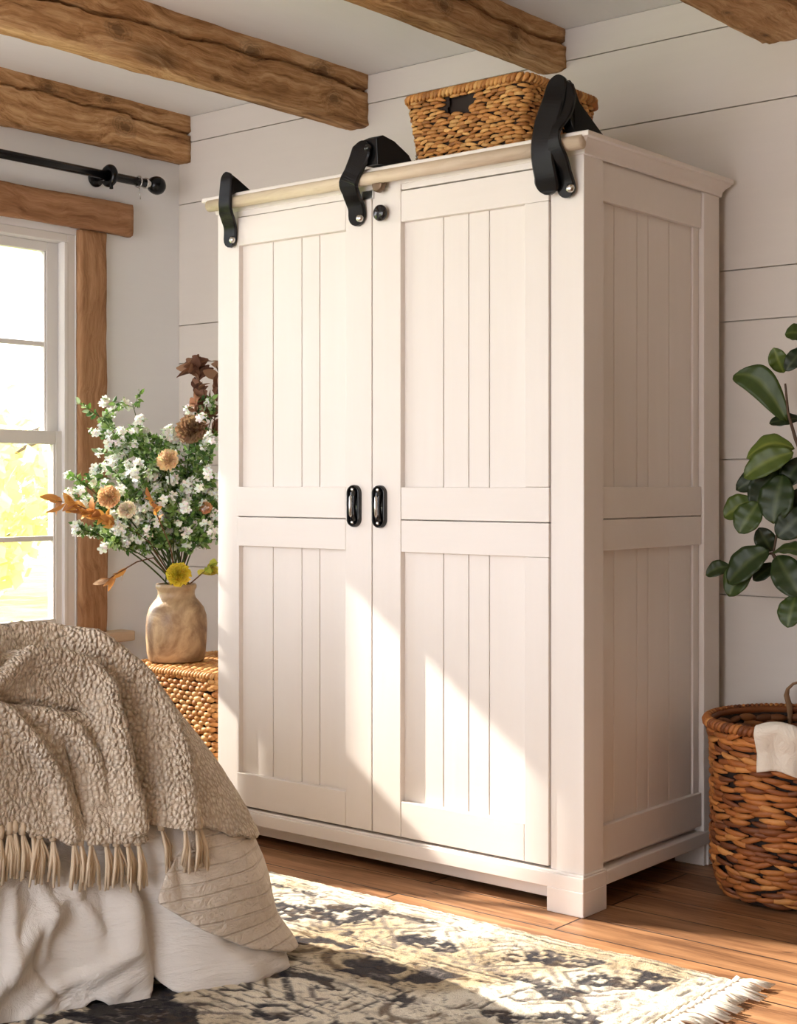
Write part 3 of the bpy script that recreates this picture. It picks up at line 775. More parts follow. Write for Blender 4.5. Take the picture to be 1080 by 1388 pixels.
# inner weave
def ringRi(t, z):
    p, nn, per = ringR(t, z); return ((p[0] * .955, p[1] * .955, p[2]), (-nn[0], -nn[1], 0), per)
m.build('basket_dark_shell', M['core'], RB, True, col=False)
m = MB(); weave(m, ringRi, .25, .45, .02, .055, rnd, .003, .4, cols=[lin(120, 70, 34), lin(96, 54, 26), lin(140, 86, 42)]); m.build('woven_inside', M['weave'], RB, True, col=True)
# handle loop on far rim
# white felt liner folded over rim: draped patch
def angle_pt(deg, r, z): a = math.radians(deg); return (r * math.cos(a), r * math.sin(a), z)
NU, NV = 40, 30
P = np.zeros((NU, NV, 3))
for i in range(NU):
    for j in range(NV):
        deg = -88 + 52 * i / (NU - 1) ; s = j / (NV - 1)
        w = .004 * math.sin(i * .5) + .003 * noise.noise(Vector((i * .2, j * .2, 0)))
        zt = .474 + .012 * math.sin(i * .16)
        if s < .25: q = s / .25; r = .183 + .028 * q; z = zt - .05 * (1 - q) ** 2
        elif s < .45: q = (s - .25) / .2; r = .211 + .036 * math.sin(q * PI / 2); z = zt + .012 * math.sin(q * PI) - .012 * q
        else:
            q = (s - .45) / .55; lo = .108 - .018 * abs((i / (NU - 1)) - .5); r = .247 - .02 * min(1, q * 2) + w; z = zt - .012 - q * lo
        P[i, j] = angle_pt(deg, r, z)
me = grid_mesh('basket_cloth', P); set_uv(me, np.stack(np.meshgrid(np.linspace(0, .25, NU), np.linspace(0, .2, NV), indexing='ij'), -1).reshape(-1, 2))
o = put('basket_cloth', me, M['liner'], None, True, label='white felt cloth folded over the rim of the tall round floor basket', cat='cloth')
o.location = (.322, .528, 0); sm = o.modifiers.new('s', 'SOLIDIFY'); sm.thickness = .004; 
# curved basket handle standing at the rim
m = MB(); b = Vector((.222, .705, 0))
m.tube([b + Vector((.012, 0, .42)), b + Vector((.010, 0, .470)), b + Vector((0, .0, .505)), b + Vector((.004, 0, .522)), b + Vector((.020, 0, .538)), b + Vector((.048, 0, .548)), b + Vector((.060, 0, .549))], [.009, .012, .011, .008, .0065, .005, .002], 8, (.30, .17, .09), .6)
m.build('rim_handle', M['bark'], None, True, col=True, label='curved brown stalk standing up at the back rim of the floor basket', cat='handgrip')

# fiddle leaf fig planted inside the basket
def fig_leaf(base, tip, width, parent, col, curl=.25, nrm=None, cupped=.25, bend=(0, 0, 0)):
    base = Vector(base); tip = Vector(tip); d = tip - base; L = d.length; d.normalize()
    nrm = Vector(nrm if nrm else (.3, -1, .35)); nrm = (nrm - d * nrm.dot(d)).normalized(); sd = d.cross(nrm)
    nl, nw = 18, 9; V = []; C = []; bend = Vector(bend)
    for i in range(nl + 1):
        t = i / nl
        prof = (math.sin(PI * min(1, t ** .85)) ** .62) * (.72 + .42 * t) if 0 < t < 1 else 0.03
        for j in range(nw):
            s = (j / (nw - 1)) * 2 - 1
            w = width / 2 * prof * s
            p = base + d * L * t + sd * w + bend * math.sin(PI * t) * L + nrm * (-curl * L * (t - .45) ** 2 + cupped * abs(s) * width * prof * .5 + .0022 * math.sin(t * 22) * abs(s) * (1 if s > 0 else -1) * (width / .08))
            V.append(p)
            k = random.uniform(.92, 1.08); vein = (j == nw // 2) or (abs(((t * 9 + abs(s) * 1.4) % 1) - .5) < .05)
            cc = [min(1, x * k) for x in col]
            if j == nw // 2: cc = [cc[0] * 1.9 + .02, cc[1] * 1.6 + .02, cc[2] * 1.6 + .01]
            C.append(cc)
    F = [(i * nw + j, i * nw + j + 1, (i + 1) * nw + j + 1, (i + 1) * nw + j) for i in range(nl) for j in range(nw - 1)]
    me = bpy.data.meshes.new('leaf'); me.from_pydata(V, [], F); me.update(); set_col(me, C)
    o = put('leaf', me, M['figleaf'], parent, True)
    s_ = o.modifiers.new('s', 'SOLIDIFY'); s_.thickness = .0012
    return o
FX, FY = .335, .50
FG = empty('fiddle_leaf_fig', (FX, FY, 0), label='fiddle leaf fig plant with large dark green leaves growing from the floor basket', cat='plant')
camv = Vector((2.010, -3.177, 1.1)); Rv = Vector((math.cos(math.radians(39.5)), math.sin(math.radians(39.5)), 0)); Fv = Vector((-Rv.y, Rv.x, 0))
def fp(x, y, dy=0.0):
    """a point of the plant whose depth is FY + dy (the plant was measured in the photo once)"""
    d = Fv + Rv * (x - 540) / 1994 + Vector((0, 0, 1)) * (655 - y) / 1994
    t = (FY + dy - camv.y) / d.y
    return camv + d * t - Vector((FX, FY, 0))
BK = (.10, .065, .045)
m = MB()
m.tube([(0, 0, .2), fp(1112, 930), fp(1096, 870), fp(1080, 826), fp(1062, 778), fp(1047, 750)], [.011, .010, .009, .008, .0065, .005], 8, BK)
m.tube([fp(1112, 930), fp(1118, 800), fp(1108, 690), fp(1092, 630), fp(1078, 595), fp(1068, 560), fp(1064, 520)], [.009, .008, .007, .006, .005, .004, .003], 8, BK)
m.tube([fp(1108, 690), fp(1114, 560), fp(1106, 470)], [.007, .006, .004], 8, BK)
m.tube([fp(1108, 690), fp(1080, 690), fp(1056, 706), fp(1048, 750)], [.005, .004, .004, .003], 6, BK)
m.tube([fp(1080, 690), fp(1050, 680), fp(1022, 676)], [.004, .003, .002], 6, BK)
m.tube([fp(1047, 750), fp(1015, 752), fp(990, 768)], [.004, .003, .002], 6, BK)
m.build('stem', M['bark'], FG, True, col=True)
G1 = (.040, .068, .010); G2 = (.070, .105, .014); G3 = (.014, .026, .007); G4 = (.022, .040, .008); G5 = (.105, .145, .022)
LV = [((1066, 570), (993, 507), .072, G1, 0, (.2, -1, .2), (-.0, 0, .22)),
      ((1062, 506), (1048, 472), .045, G2, .03, (.2, -1, .1), (0, 0, 0)),
      ((1092, 455), (1064, 452), .045, G1, 0, (.2, -1, .5), (0, 0, .1)), ((1090, 470), (1064, 502), .04, G3, .02, (.2, -1, .1), (0, 0, 0)),
      ((1084, 566), (1042, 572), .036, G3, .03, (.3, -.8, .6), (0, 0, 0)),
      ((1076, 606), (1010, 618), .055, G5, -.01, (.2, -.9, .8), (0, 0, .16)), ((1074, 612), (1006, 646), .065, G2, -.04, (.2, -1, .3), (0, 0, .05)),
      ((1058, 628), (996, 664), .055, G3, .02, (.4, -1, .2), (0, 0, 0)), ((1052, 632), (1022, 690), .075, G3, .0, (.4, -1, .2), (0, 0, 0)),
      ((1060, 642), (1046, 709), .085, G4, -.02, (.1, -1, .15), (0, 0, 0)), ((1088, 620), (1060, 660), .055, G3, .01, (.2, -1, .4), (0, 0, 0)),
      ((1022, 678), (980, 700), .062, G2, 0, (.2, -1, .4), (0, 0, .05)), ((1028, 680), (1000, 722), .068, G1, -.03, (.1, -1, .1), (0, 0, 0)),
      ((1096, 690), (1052, 728), .07, G3, -.02, (.3, -1, .2), (0, 0, 0)), ((1096, 660), (1064, 700), .05, G3, .02, (.3, -1, .2), (0, 0, 0)),
      ((1046, 748), (1028, 716), .05, G3, .02, (.3, -1, .2), (0, 0, 0)), ((1040, 744), (984, 790), .075, G4, -.02, (.2, -1, .5), (0, 0, .06)),
      ((1016, 752), (986, 808), .065, G1, 0, (.1, -1, .1), (0, 0, 0)), ((990, 768), (956, 779), .04, G4, .02, (.2, -1, .4), (0, 0, .1)),
      ((1050, 764), (1020, 786), .038, G3, .03, (.2, -1, .4), (0, 0, 0)), ((1046, 746), (1096, 748), .05, G1, -.01, (.2, -.6, .9), (0, 0, .05)),
      ((1052, 752), (1084, 808), .075, G4, -.02, (.2, -1, .3), (0, 0, 0)), ((1078, 806), (1066, 850), .06, G1, -.03, (.1, -1, .1), (0, 0, 0)),
      ((1120, 700), (1160, 660), .08, G1, 0, (.2, -1, .3), (0, 0, .1)), ((1118, 800), (1165, 780), .08, G4, 0, (.2, -1, .3), (0, 0, .1)),
      ((1114, 560), (1150, 520), .08, G1, 0, (.2, -1, .3), (0, 0, .1)), ((1112, 600), (1100, 545), .07, G4, .04, (.2, -1, .3), (0, 0, 0)),
      ((1106, 470), (1128, 425), .07, G2, 0, (.2, -1, .3), (0, 0, 0)), ((1106, 480), (1090, 430), .06, G1, .03, (.2, -1, .3), (0, 0, 0)),
      ((1116, 740), (1140, 710), .08, G3, .05, (.2, -1, .3), (0, 0, 0))]
for (b, t, w, c, dy, nr, bd) in LV:
    fig_leaf(fp(b[0], b[1], dy), fp(t[0], t[1], dy - .03), w * 1.25, FG, c, .25, nr, .18, bd)
m = MB(); m.lathe([(0, .02), (.11, .02), (.145, .27), (.15, .29), (.142, .29), (.136, .25), (0, .25)], (0, .03, 0), 32); m.build('nursery_pot', M['iron'], FG, True, label='black pot hidden in the basket')
# ------------------------------------------------------------------ nightstand basket
def ringS(x0, x1, y0, y1, r, flare=0.0):
    cx, cy = (x0 + x1) / 2, (y0 + y1) / 2; 
    def f(t, z):
        a = (x1 - x0) / 2 + flare * z; b = (y1 - y0) / 2 + flare * z
        segs = [(2 * (a - r), 0), (PI * r / 2, 1), (2 * (b - r), 0), (PI * r / 2, 1), (2 * (a - r), 0), (PI * r / 2, 1), (2 * (b - r), 0), (PI * r / 2, 1)]
        per = sum(s[0] for s in segs); d = (t % 1) * per
        # start at front-left going +X
        cs = [(-(a - r), -b), (a - r, -(b - r)), (a, -(b - r)), (a - r, b - r), (a - r, b), (-(a - r), b - r), (-a, b - r), (-(a - r), -(b - r))]
        dirs = [(1, 0), None, (0, 1), None, (-1, 0), None, (0, -1), None]; nrm0 = [(0, -1), -PI / 2, (1, 0), 0, (0, 1), PI / 2, (-1, 0), PI]
        for k, (L, arc) in enumerate(segs):
            if d <= L + 1e-9:
                if not arc:
                    p = (cs[k][0] + dirs[k][0] * d, cs[k][1] + dirs[k][1] * d); n = nrm0[k]
                else:
                    an = nrm0[k] + d / r; p = (cs[k][0] + math.cos(an) * r, cs[k][1] + math.sin(an) * r); n = (math.cos(an), math.sin(an))
                return ((cx + p[0], cy + p[1], z), (n[0], n[1], 0), per)
            d -= L
        return ((cx, cy, z), (0, -1, 0), per)
    return f
rnd = random.Random(11)
TAN = [lin(214, 156, 92), lin(196, 134, 72), lin(226, 172, 108), lin(176, 114, 58), lin(204, 146, 82)]
NB = empty('nightstand_basket', (-1.63, .30, 0), label='square woven seagrass basket used as bedside table, under the vase', cat='basket')
rs = ringS(-.245, .245, -.235, .235, .06)
m = MB(); weave(m, rs, .01, .478, .0155, .030, rnd, .007, .3, cols=TAN, wob=.3); m.build('woven_side', M['weave'], NB, True, col=True)
m = MB(); rope(m, rs, .482, .011, .014, rnd, TAN, 1.2)
for q in range(10):
    k = 1 - q * .095; rr = ringS(-.24 * k, .24 * k, -.23 * k, .23 * k, .06 * k)
    def lidring(t, z, rr=rr): p, n, per = rr(t, z); return (p, (0, 0, 1), per)
    per = rr(0, 0)[2]; ns = int(per / .03)
    for i in range(ns):
        pts = []; 
        for s in (0, .25, .5, .75, 1): p = Vector(rr((i + s * 1.15) / ns, .487)[0]); p.z += .004 * math.sin(PI * s); pts.append(p)
        c = rnd.choice(TAN); strand(m, pts, [(0, 0, 1)] * 5, .0125, c, .5)
m.build('lid', M['weave'], NB, True, col=True)
m = MB(); shell(m, rs, [.003, .1, .3, .484], 72); m.add([Vector(rs(k / 60, .484)[0]) * 1 for k in range(60)], [tuple(range(60))]); m.build('basket_dark_shell', M['core'], NB, True)

# ------------------------------------------------------------------ basket on the wardrobe
rnd = random.Random(21)
TB = empty('wicker_basket', (-.401, .203, 1.986), label='rectangular brown wicker basket with handle hole on top of the wardrobe', cat='basket')
rt = ringS(-.178, .178, -.152, .152, .028, .13)
hole = lambda p: p[1] < -.1 and -.062 < p[0] < .008 and .126 < p[2] < .172
WC = [lin(206, 150, 84), lin(188, 128, 66), lin(218, 168, 102), lin(160, 104, 50), lin(196, 138, 76)]
m = MB(); weave(m, rt, .004, .180, .0098, .029, rnd, .0065, .5, skip=hole, cols=WC, wob=.5)
for t in np.linspace(0, 1, 22)[:-1]:
    pass
m.build('woven_side', M['weave'], TB, True, col=True)
m = MB(); m.tube([Vector(rt(k / 120, .186)[0]) for k in range(121)], .0105, 8, WC[3][:3]); rope(m, rt, .186, .012, .0135, rnd, WC, 1.2); m.build('rim', M['weave'], TB, True, col=True)
m = MB()
def shell_h(m, ring, zs, n=160, c=(.09, .04, .014)):
    vs = []
    for z in zs:
        for k in range(n): vs.append(Vector(ring(k / n, z)[0]) - Vector(ring(k / n, z)[1]) * .004)
    fs = []
    for i in range(len(zs) - 1):
        for k in range(n):
            q = vs[i * n + k]; zc = (zs[i] + zs[i + 1]) / 2
            if hole((q.x, q.y, zc)): continue
            fs.append((i * n + k, i * n + (k + 1) % n, (i + 1) * n + (k + 1) % n, (i + 1) * n + k))
    m.add(vs, fs, c)
shell_h(m, rt, [0, .03, .06, .09, .126, .15, .172, .186]); m.add([Vector(rt(k / 60, .004)[0]) for k in range(60)], [tuple(range(60))])
vs_b = [Vector(rt(k / 80, z)[0]) - Vector(rt(k / 80, z)[1]) * .016 for z in (0.006, .1, .178) for k in range(80)]  # added dark sheet, gives the handle hole its inner shade by colour
m.add(vs_b, [(i * 80 + k, i * 80 + (k + 1) % 80, (i + 1) * 80 + (k + 1) % 80, (i + 1) * 80 + k) for i in range(2) for k in range(80)]); m.build('basket_dark_shell', M['core'], TB, True)
m = MB(); rnd2 = random.Random(4)
m.tube([(.195, .135, .186), (.205, .155, .18), (.199, .172, .17)], [.012, .015, .011], 10, lin(170, 104, 50)[:3]); m.build('corner_knot', M['weave'], TB, True, col=True)
# little dried leaves with a silver stopper beside it
m = MB(); dl = Vector((-.572, .045, 1.987))
for k in range(9):
    a = rnd.uniform(-.5, 3.4); L = rnd.uniform(.02, .035); d = Vector((math.cos(a) * L, rnd.uniform(-.01, .01), abs(math.sin(a)) * L)); b_ = dl + Vector((rnd.uniform(-.02, .02), 0, 0.0))
    m.tube([b_, b_ + d * .5 + Vector((0, 0, .003)), b_ + d], [.002, .008, .001], 6, rnd.choice([(.20, .11, .05), (.33, .22, .12), (.12, .07, .04)]), .3)
m.build('dried_leaves', M['bark'], None, True, col=True, label='small cluster of brown dried leaves at left end of the wicker basket', cat='dried leaves')
m = MB(); m.lathe([(0, 0), (.007, 0), (.005, .012), (.004, .022), (.011, .034), (.009, .042), (0, .044)], (-.592, .07, 1.986), 14); m.build('silver_stopper', M['steel'], None, True, label='tiny silver stopper standing by the dried leaves on the wardrobe', cat='ornament')

# ------------------------------------------------------------------ vase and flowers
VX, VY, VZ = -1.757, .205, .497
m = MB()
vp = [(0, 0), (.088, 0), (.094, .006), (.099, .03), (.1025, .08), (.1035, .12), (.101, .155), (.092, .182), (.077, .202), (.066, .214), (.062, .226), (.063, .240), (.068, .246), (.069, .256), (.066, .262), (.060, .262), (.056, .252), (.055, .22), (.08, .18), (.09, .1), (.085, .02), (0, .015)]
m.lathe(vp, (0, 0, 0), 56); me = m.mesh('vase')
for v in me.vertices:
    a = math.atan2(v.co.y, v.co.x); k = 1 + .02 * noise.noise(Vector((math.cos(a) * 1.6, math.sin(a) * 1.6, v.co.z * 9)))
    v.co.x *= k; v.co.y *= k
o = put('vase', me, M['vase'], None, True, label='rounded tan clay vase with short neck on the bedside basket', cat='vase'); o.location = (VX, VY, VZ)
FO = Vector((VX, VY, VZ + .255))
def loc2(px, py, dd=0.0):
    """offset from the vase mouth: sideways / up as measured, dd = depth"""
    return FO + Rv * ((px - 238) * .00252) + Vector((0, 0, 1)) * ((795 - py) * .00252) + Fv * dd
def flower(m, p, n, r, petals, col, cup=.3, cen=(.75, .6, .15), layers=1, rnd=random):
    n = n.normalized(); u = n.orthogonal().normalized(); v = n.cross(u)
    for L in range(layers):
        k = 1 - L * .22; off = rnd.uniform(0, 6)
        for i in range(petals):
            a = off + 2 * PI * i / petals; d = u * math.cos(a) + v * math.sin(a); s = n.cross(d)
            cc = tuple(min(1, c * rnd.uniform(.86, 1.04)) for c in col); cu = cup + L * .35
            b = p + n * (L * r * .06)
            pts = [b, b + d * r * k * .5 + s * r * .36 * k + n * r * cu * .35, b + d * r * k * .9 + s * r * .24 * k + n * r * cu * .9, b + d * r * k + n * r * cu * .75, b + d * r * k * .9 - s * r * .24 * k + n * r * cu * .9, b + d * r * k * .5 - s * r * .36 * k + n * r * cu * .35, b + d * r * k * .5 + n * r * cu * .1]
            m.add(pts, [(0, 6, 1), (0, 5, 6), (1, 6, 3, 2), (6, 5, 4, 3)], cc)
    if cen: m.add([p + n * r * .16 + u * r * .15, p + n * r * .16 + v * r * .15, p + n * r * .16 - u * r * .15, p + n * r * .16 - v * r * .15, p + n * r * .3], [(0, 1, 4), (1, 2, 4), (2, 3, 4), (3, 0, 4)], cen)
def leaflet(m, p, d, L, w, col, n=None, rnd=random):
    d = d.normalized(); n = (n or Vector((rnd.gauss(0, 1), rnd.gauss(0, 1), rnd.gauss(0, 1)))); s = d.cross(n)
    s = s.normalized() if s.length > 1e-5 else d.orthogonal(); nn = s.cross(d)
    m.add([p, p + d * L * .35 + s * w, p + d * L * .7 + s * w * .8 - nn * L * .06, p + d * L - nn * L * .18, p + d * L * .7 - s * w * .8 - nn * L * .06, p + d * L * .35 - s * w, p + d * L * .45 + nn * -w * .3],
          [(0, 6, 1), (0, 5, 6), (1, 6, 3, 2), (6, 5, 4, 3)], col)
def rv(rnd): return Vector((rnd.gauss(0, 1), rnd.gauss(0, 1), rnd.gauss(0, 1))).normalized()
def bez(a, b, c, t): return a * (1 - t) ** 2 + b * 2 * t * (1 - t) + c * t * t
GREENS = [(.14, .26, .05), (.09, .19, .05), (.22, .36, .09), (.30, .42, .14), (.06, .13, .035), (.34, .44, .24)]
def clampx(p):
    if p.x > -1.37: p.x = -1.37 - (p.x + 1.37) * .1
    if p.y > .74: p.y = .74
    return p
def sprig(tip, label, seed, blossoms=9, leaves=380, group=None, name='white_flower_sprig', spread=.085):
    rnd = random.Random(seed); root = empty(name, FO, label=label, cat='flower', group=group)
    o = FO; tip = clampx(tip); base = FO + Vector((rnd.uniform(-.03, .03), rnd.uniform(-.03, .03), -.2))
    mouth = FO + Vector((rnd.uniform(-.035, .035), rnd.uniform(-.035, .035), .0))
    mid = mouth * .55 + tip * .45 + Vector((0, 0, .06)) 
    ms = MB(); curve = [bez(mouth, mid, tip, t) for t in np.linspace(0, 1, 9)]
    ms.tube([p - o for p in [base] + curve], [.0028] * 5 + [.0022] * 3 + [.0015] * 2, 6, (.07, .10, .03))
    ml = MB(); tips = []
    for k in range(20):
        t = rnd.uniform(.50, 1.0); p = bez(mouth, mid, tip, t); d = rv(rnd); d.z = abs(d.z) * .8 + .1; L = spread * rnd.uniform(.5, 1.25)
        q = clampx(p + d * L); ms.tube([p - o, (p + q) / 2 - o + Vector((0, 0, .005)), q - o], [.0012, .001, .0008], 4, (.10, .15, .05)); tips.append((p, q))
    for k in range(leaves):
        p, q = rnd.choice(tips); s = rnd.uniform(.1, 1.05); b = p + (q - p) * s; d = ((q - p).normalized() * .5 + rv(rnd)).normalized()
        c = rnd.choice(GREENS); L = rnd.uniform(.014, .032); leaflet(ml, b - o, d, L, L * .26, c, rnd=rnd)
    ms.build('stem', M['leaf'], root, True, col=True); ml.build('foliage', M['leaf'], root, col=True)
    for k in range(blossoms):
        p, q = tips[k % len(tips)]; mb = MB(); c0 = q
        for i in range(rnd.randint(5, 9)):
            pp = c0 + rv(rnd) * rnd.uniform(.004, .019); n = (pp - c0).normalized() + Rv * 0 - Fv * .4 + Vector((0, 0, .4))
            flower(mb, pp - o, n, rnd.uniform(.011, .018), 5, (.95, .95, .90), .25, (.70, .72, .35), rnd=rnd)
        mb.build('blossom', M['petal'], root, col=True)
    return root
SP = [(128, 560, .02, 'at the upper left, nearest the window casing'), (148, 590, .06, 'leaning left below the tallest left one'), (182, 552, -.04, 'with big white heads at the upper centre left'),
      (215, 590, .02, 'upright in the middle of the bunch'), (105, 655, .05, 'reaching far left in front of the window sash'), (130, 690, -.05, 'low at the far left over the amber leaves'),
      (160, 640, -.09, 'in front, left of the middle'), (205, 650, -.11, 'in front, middle of the bunch'), (272, 640, -.05, 'right of the middle beside the wardrobe'), (288, 560, .0, 'high at the right beside the wardrobe edge'),
      (150, 735, -.08, 'lowest at the left, over the sill'), (200, 720, -.13, 'low in the middle above the vase mouth'), (275, 730, -.08, 'low at the right, by the wardrobe edge'), (245, 690, -.14, 'just above the vase, right of middle'),
      (180, 620, .1, 'behind the left part of the bunch'), (250, 610, .08, 'behind the peach carnation'), (300, 670, .04, 'mostly behind the wardrobe edge'), (290, 620, -.1, 'right edge of the bunch, in front of the brown leaves'), (112, 720, .0, 'far left low, under the amber leaf spray'),(225, 610, -.06,'tall and central in front of the green ones'),(170, 690, -.1,'left of the vase mouth, over the brown hanging leaf')]
for k, (px, py, dd, lab) in enumerate(SP):
    sprig(loc2(px, py, dd), 'white blossom sprig ' + lab, 100 + k, blossoms=12, group='white blossom sprigs in the vase')
# white snapdragon-like heads handled above; peach blooms
def bloom(px, py, dd, r, col, label, seed, name='peach_flower'):
    rnd = random.Random(seed); p = loc2(px, py, dd); root = empty(name, FO, label=label, cat='flower'); o = FO
    ms = MB(); mid = (FO + p) / 2 + Vector((0, 0, .04)); ms.tube([FO + Vector((0, 0, -.2)) - o] + [bez(FO, mid, p, t) - o for t in np.linspace(0, 1, 7)], .0025, 6, (.08, .11, .04)); ms.build('stem', M['leaf'], root, True, col=True)
    mb = MB(); n = -Fv + Vector((rnd.uniform(-.3, .3), 0, .35)); n.normalize(); u = n.orthogonal().normalized(); v = n.cross(u)
    for L in range(9):
        k = 1 - L * .105; cnt = 12 - L
        for i in range(cnt):
            a = rnd.uniform(-.2, .2) + 2 * PI * (i + .5 * (L % 2)) / cnt; d = u * math.cos(a) + v * math.sin(a); s = n.cross(d); R_ = r * k; up = .10 + L * .085
            cc = tuple(min(1, c * rnd.uniform(.88, 1.06) * (1 - .03 * L)) for c in col); b = p - o
            rim = [b + d * R_ * (1 + rnd.uniform(-.08, .08)) + s * R_ * x + n * r * (up + .16 * rnd.uniform(-1, 1)) for x in (.34, .17, 0, -.17, -.34)]
            m_ = [b + d * R_ * .55 + s * R_ * x + n * r * up * .35 for x in (.24, 0, -.24)]
            mb.add([b] + m_ + rim, [(0, 1, 2), (0, 2, 3), (1, 4, 5, 2), (2, 5, 6), (2, 6, 7), (2, 7, 8, 3)], cc)
    mb.build('bloom', M['petal'], root, col=True)
bloom(237, 627, -.17, .038, (.93, .70, .42), 'peach carnation, the highest of the peach blooms in the vase', 1)
bloom(160, 675, -.17, .037, (.90, .60, .32), 'apricot rose left of the middle of the bunch', 2)
bloom(184, 692, -.18, .031, (.94, .84, .66), 'cream rose just right of and below the apricot rose', 3, 'cream_flower')
bloom(282, 690, -.08, .022, (.72, .36, .18), 'small rust flower at the wardrobe edge', 4, 'rust_flower')
# yellow flower drooping at mouth
bloom(247, 778, -.10, .040, (.80, .62, .06), 'yellow flower resting on the rim of the vase', 5, 'yellow_flower')
def leafspray(pts, label, cols, name, L=.05, w=.014, n=40, seed=1, parentcat='leaves', curl=1.0):
    rnd = random.Random(seed); root = empty(name, FO, label=label, cat=parentcat); o = FO
    P_ = [clampx(p) for p in pts]; ms = MB(); ms.tube([FO + Vector((.01, 0, -.2)) - o, FO - o] + [p - o for p in P_], [.003, .003] + [.0022] * (len(P_) - 1) + [.001], 6, (.12, .06, .03)); ms.build('stem', M['bark'], root, True, col=True)
    ml = MB()
    for k in range(n):
        t = rnd.uniform(.35, 1.0) * (len(P_) - 1); i = min(int(t), len(P_) - 2); p = P_[i].lerp(P_[i + 1], t - i); d = ((P_[i + 1] - P_[i]).normalized() * .8 + rv(rnd) * .9 * curl).normalized()
        c = rnd.choice(cols); l = L * rnd.uniform(.6, 1.2); nrm = rv(rnd); b = p - o; s = d.cross(nrm).normalized(); nn = s.cross(d); vs = []
        for q in range(7):
            tt = q / 6; ww = w * math.sin(PI * min(.98, tt * .9 + .05)); c_ = b + d * l * tt - nn * l * .35 * tt * tt + Vector((0, 0, -1)) * l * .2 * tt * tt
            vs += [c_ + s * ww + nn * ww * .4, c_, c_ - s * ww + nn * ww * .4]
        ml.add(vs, [(q * 3 + a, q * 3 + a + 1, q * 3 + a + 4, q * 3 + a + 3) for q in range(6) for a in (0, 1)], c)
    ml.build('leaves', M['leaf'], root, True, col=True)
AMB = [(.62, .30, .07), (.50, .22, .06), (.72, .40, .12), (.40, .17, .06)]
BRN = [(.22, .10, .06), (.30, .15, .09), (.16, .075, .05), (.36, .20, .12)]
leafspray([loc2(210, 735, -.12), loc2(185, 715, -.15), loc2(150, 700, -.17), loc2(118, 684, -.18), loc2(92, 680, -.18)], 'amber autumn leaf spray reaching left across the window', AMB, 'amber_leaf_spray', .055, .014, 34, 2, curl=.7)
leafspray([loc2(215, 755, -.12), loc2(195, 760, -.15), loc2(170, 775, -.16), loc2(158, 783, -.16)], 'brown curled leaf hanging down left of the vase neck', AMB[:2] + [(.55, .38, .25)], 'hanging_brown_leaf', .05, .010, 9, 3, curl=.35)
leafspray([loc2(250, 700, .06), loc2(262, 620, .04), loc2(266, 560, .02), loc2(268, 520, .02), loc2(262, 492, .02)], 'tall brown dried leaf branch, highest in the vase', BRN, 'brown_leaf_branch', .06, .018, 60, 4, curl=.9)
leafspray([loc2(270, 700, .04), loc2(285, 600, .02), loc2(292, 540, .02), loc2(298, 500, .03)], 'red brown dried leaf branch against the wardrobe edge', BRN, 'brown_leaf_branch', .07, .018, 40, 5, curl=.8)
leafspray([loc2(240, 740, -.16), loc2(225, 700, -.19), loc2(215, 670, -.2)], 'small amber leaf in the middle of the bunch', AMB, 'amber_leaf_spray', .045, .010, 10, 6, curl=.6)
leafspray([loc2(262, 790, -.10), loc2(280, 775, -.12), loc2(292, 768, -.12)], 'yellow green leaves drooping right over the vase rim', [(.45, .45, .06), (.60, .50, .08), (.30, .38, .06)], 'yellow_leaf_spray', .05, .014, 14, 7, curl=.6)
bloom(262, 585, -.06, .052, (.34, .20, .11), 'large brown dried bloom below the tall brown leaves', 8, 'dried_flower')

# ------------------------------------------------------------------ rug
RX1, RY1 = .530, -.215; RX0, RY0 = -1.75, -2.30; st = .005
xs = np.arange(RX0, RX1 + 1e-6, st); ysr = np.arange(RY0, RY1 + 1e-6, st)
Xg, Yg = np.meshgrid(xs, ysr, indexing='ij')
wx = (fbm(Xg * 14, Yg * 14, 3, 3) - .5) * .030; wy = (fbm(Xg * 14, Yg * 14, 3, 9) - .5) * .030
a = RY1 - (Yg + wy * .5); b = RX1 - (Xg + wx * .5); d = np.minimum(a, b); along = np.where(a < b, Xg, Yg)
dist = fbm(Xg * 9, Yg * 9, 4, 21)                       # wear
fine = fbm(Xg * 60, Yg * 60, 3, 33)
cream = np.array(lin(240, 229, 208)[:3]); tan = np.array(lin(196, 176, 144)[:3]); grey = np.array(lin(122, 112, 106)[:3]); navy = np.array(lin(26, 29, 44)[:3]); brn = np.array(lin(92, 70, 50)[:3])
C = cream + (tan - cream) * sstep(.42, .66, fbm(Xg * 3.5, Yg * 3.5, 4, 5))[..., None]
def apply(mask, col, k=1.0):
    global C
    C = C + (col - C) * (np.clip(mask, 0, 1) * k)[..., None]
def line(v, c, w): return 1 - sstep(w * .6, w, np.abs(v - c))
wear = sstep(.42, .50, dist * .6 + fine * .4)
for (c_, w_, cc, k) in ((.020, .006, grey, .7), (.040, .005, navy, .75), (.075, .006, grey, .6), (.325, .007, navy, .8), (.345, .004, grey, .7), (.52, .007, navy, .8), (.545, .005, brn, .7), (.60, .004, navy, .6)):
    apply(line(d, c_, w_) * wear, cc, k)
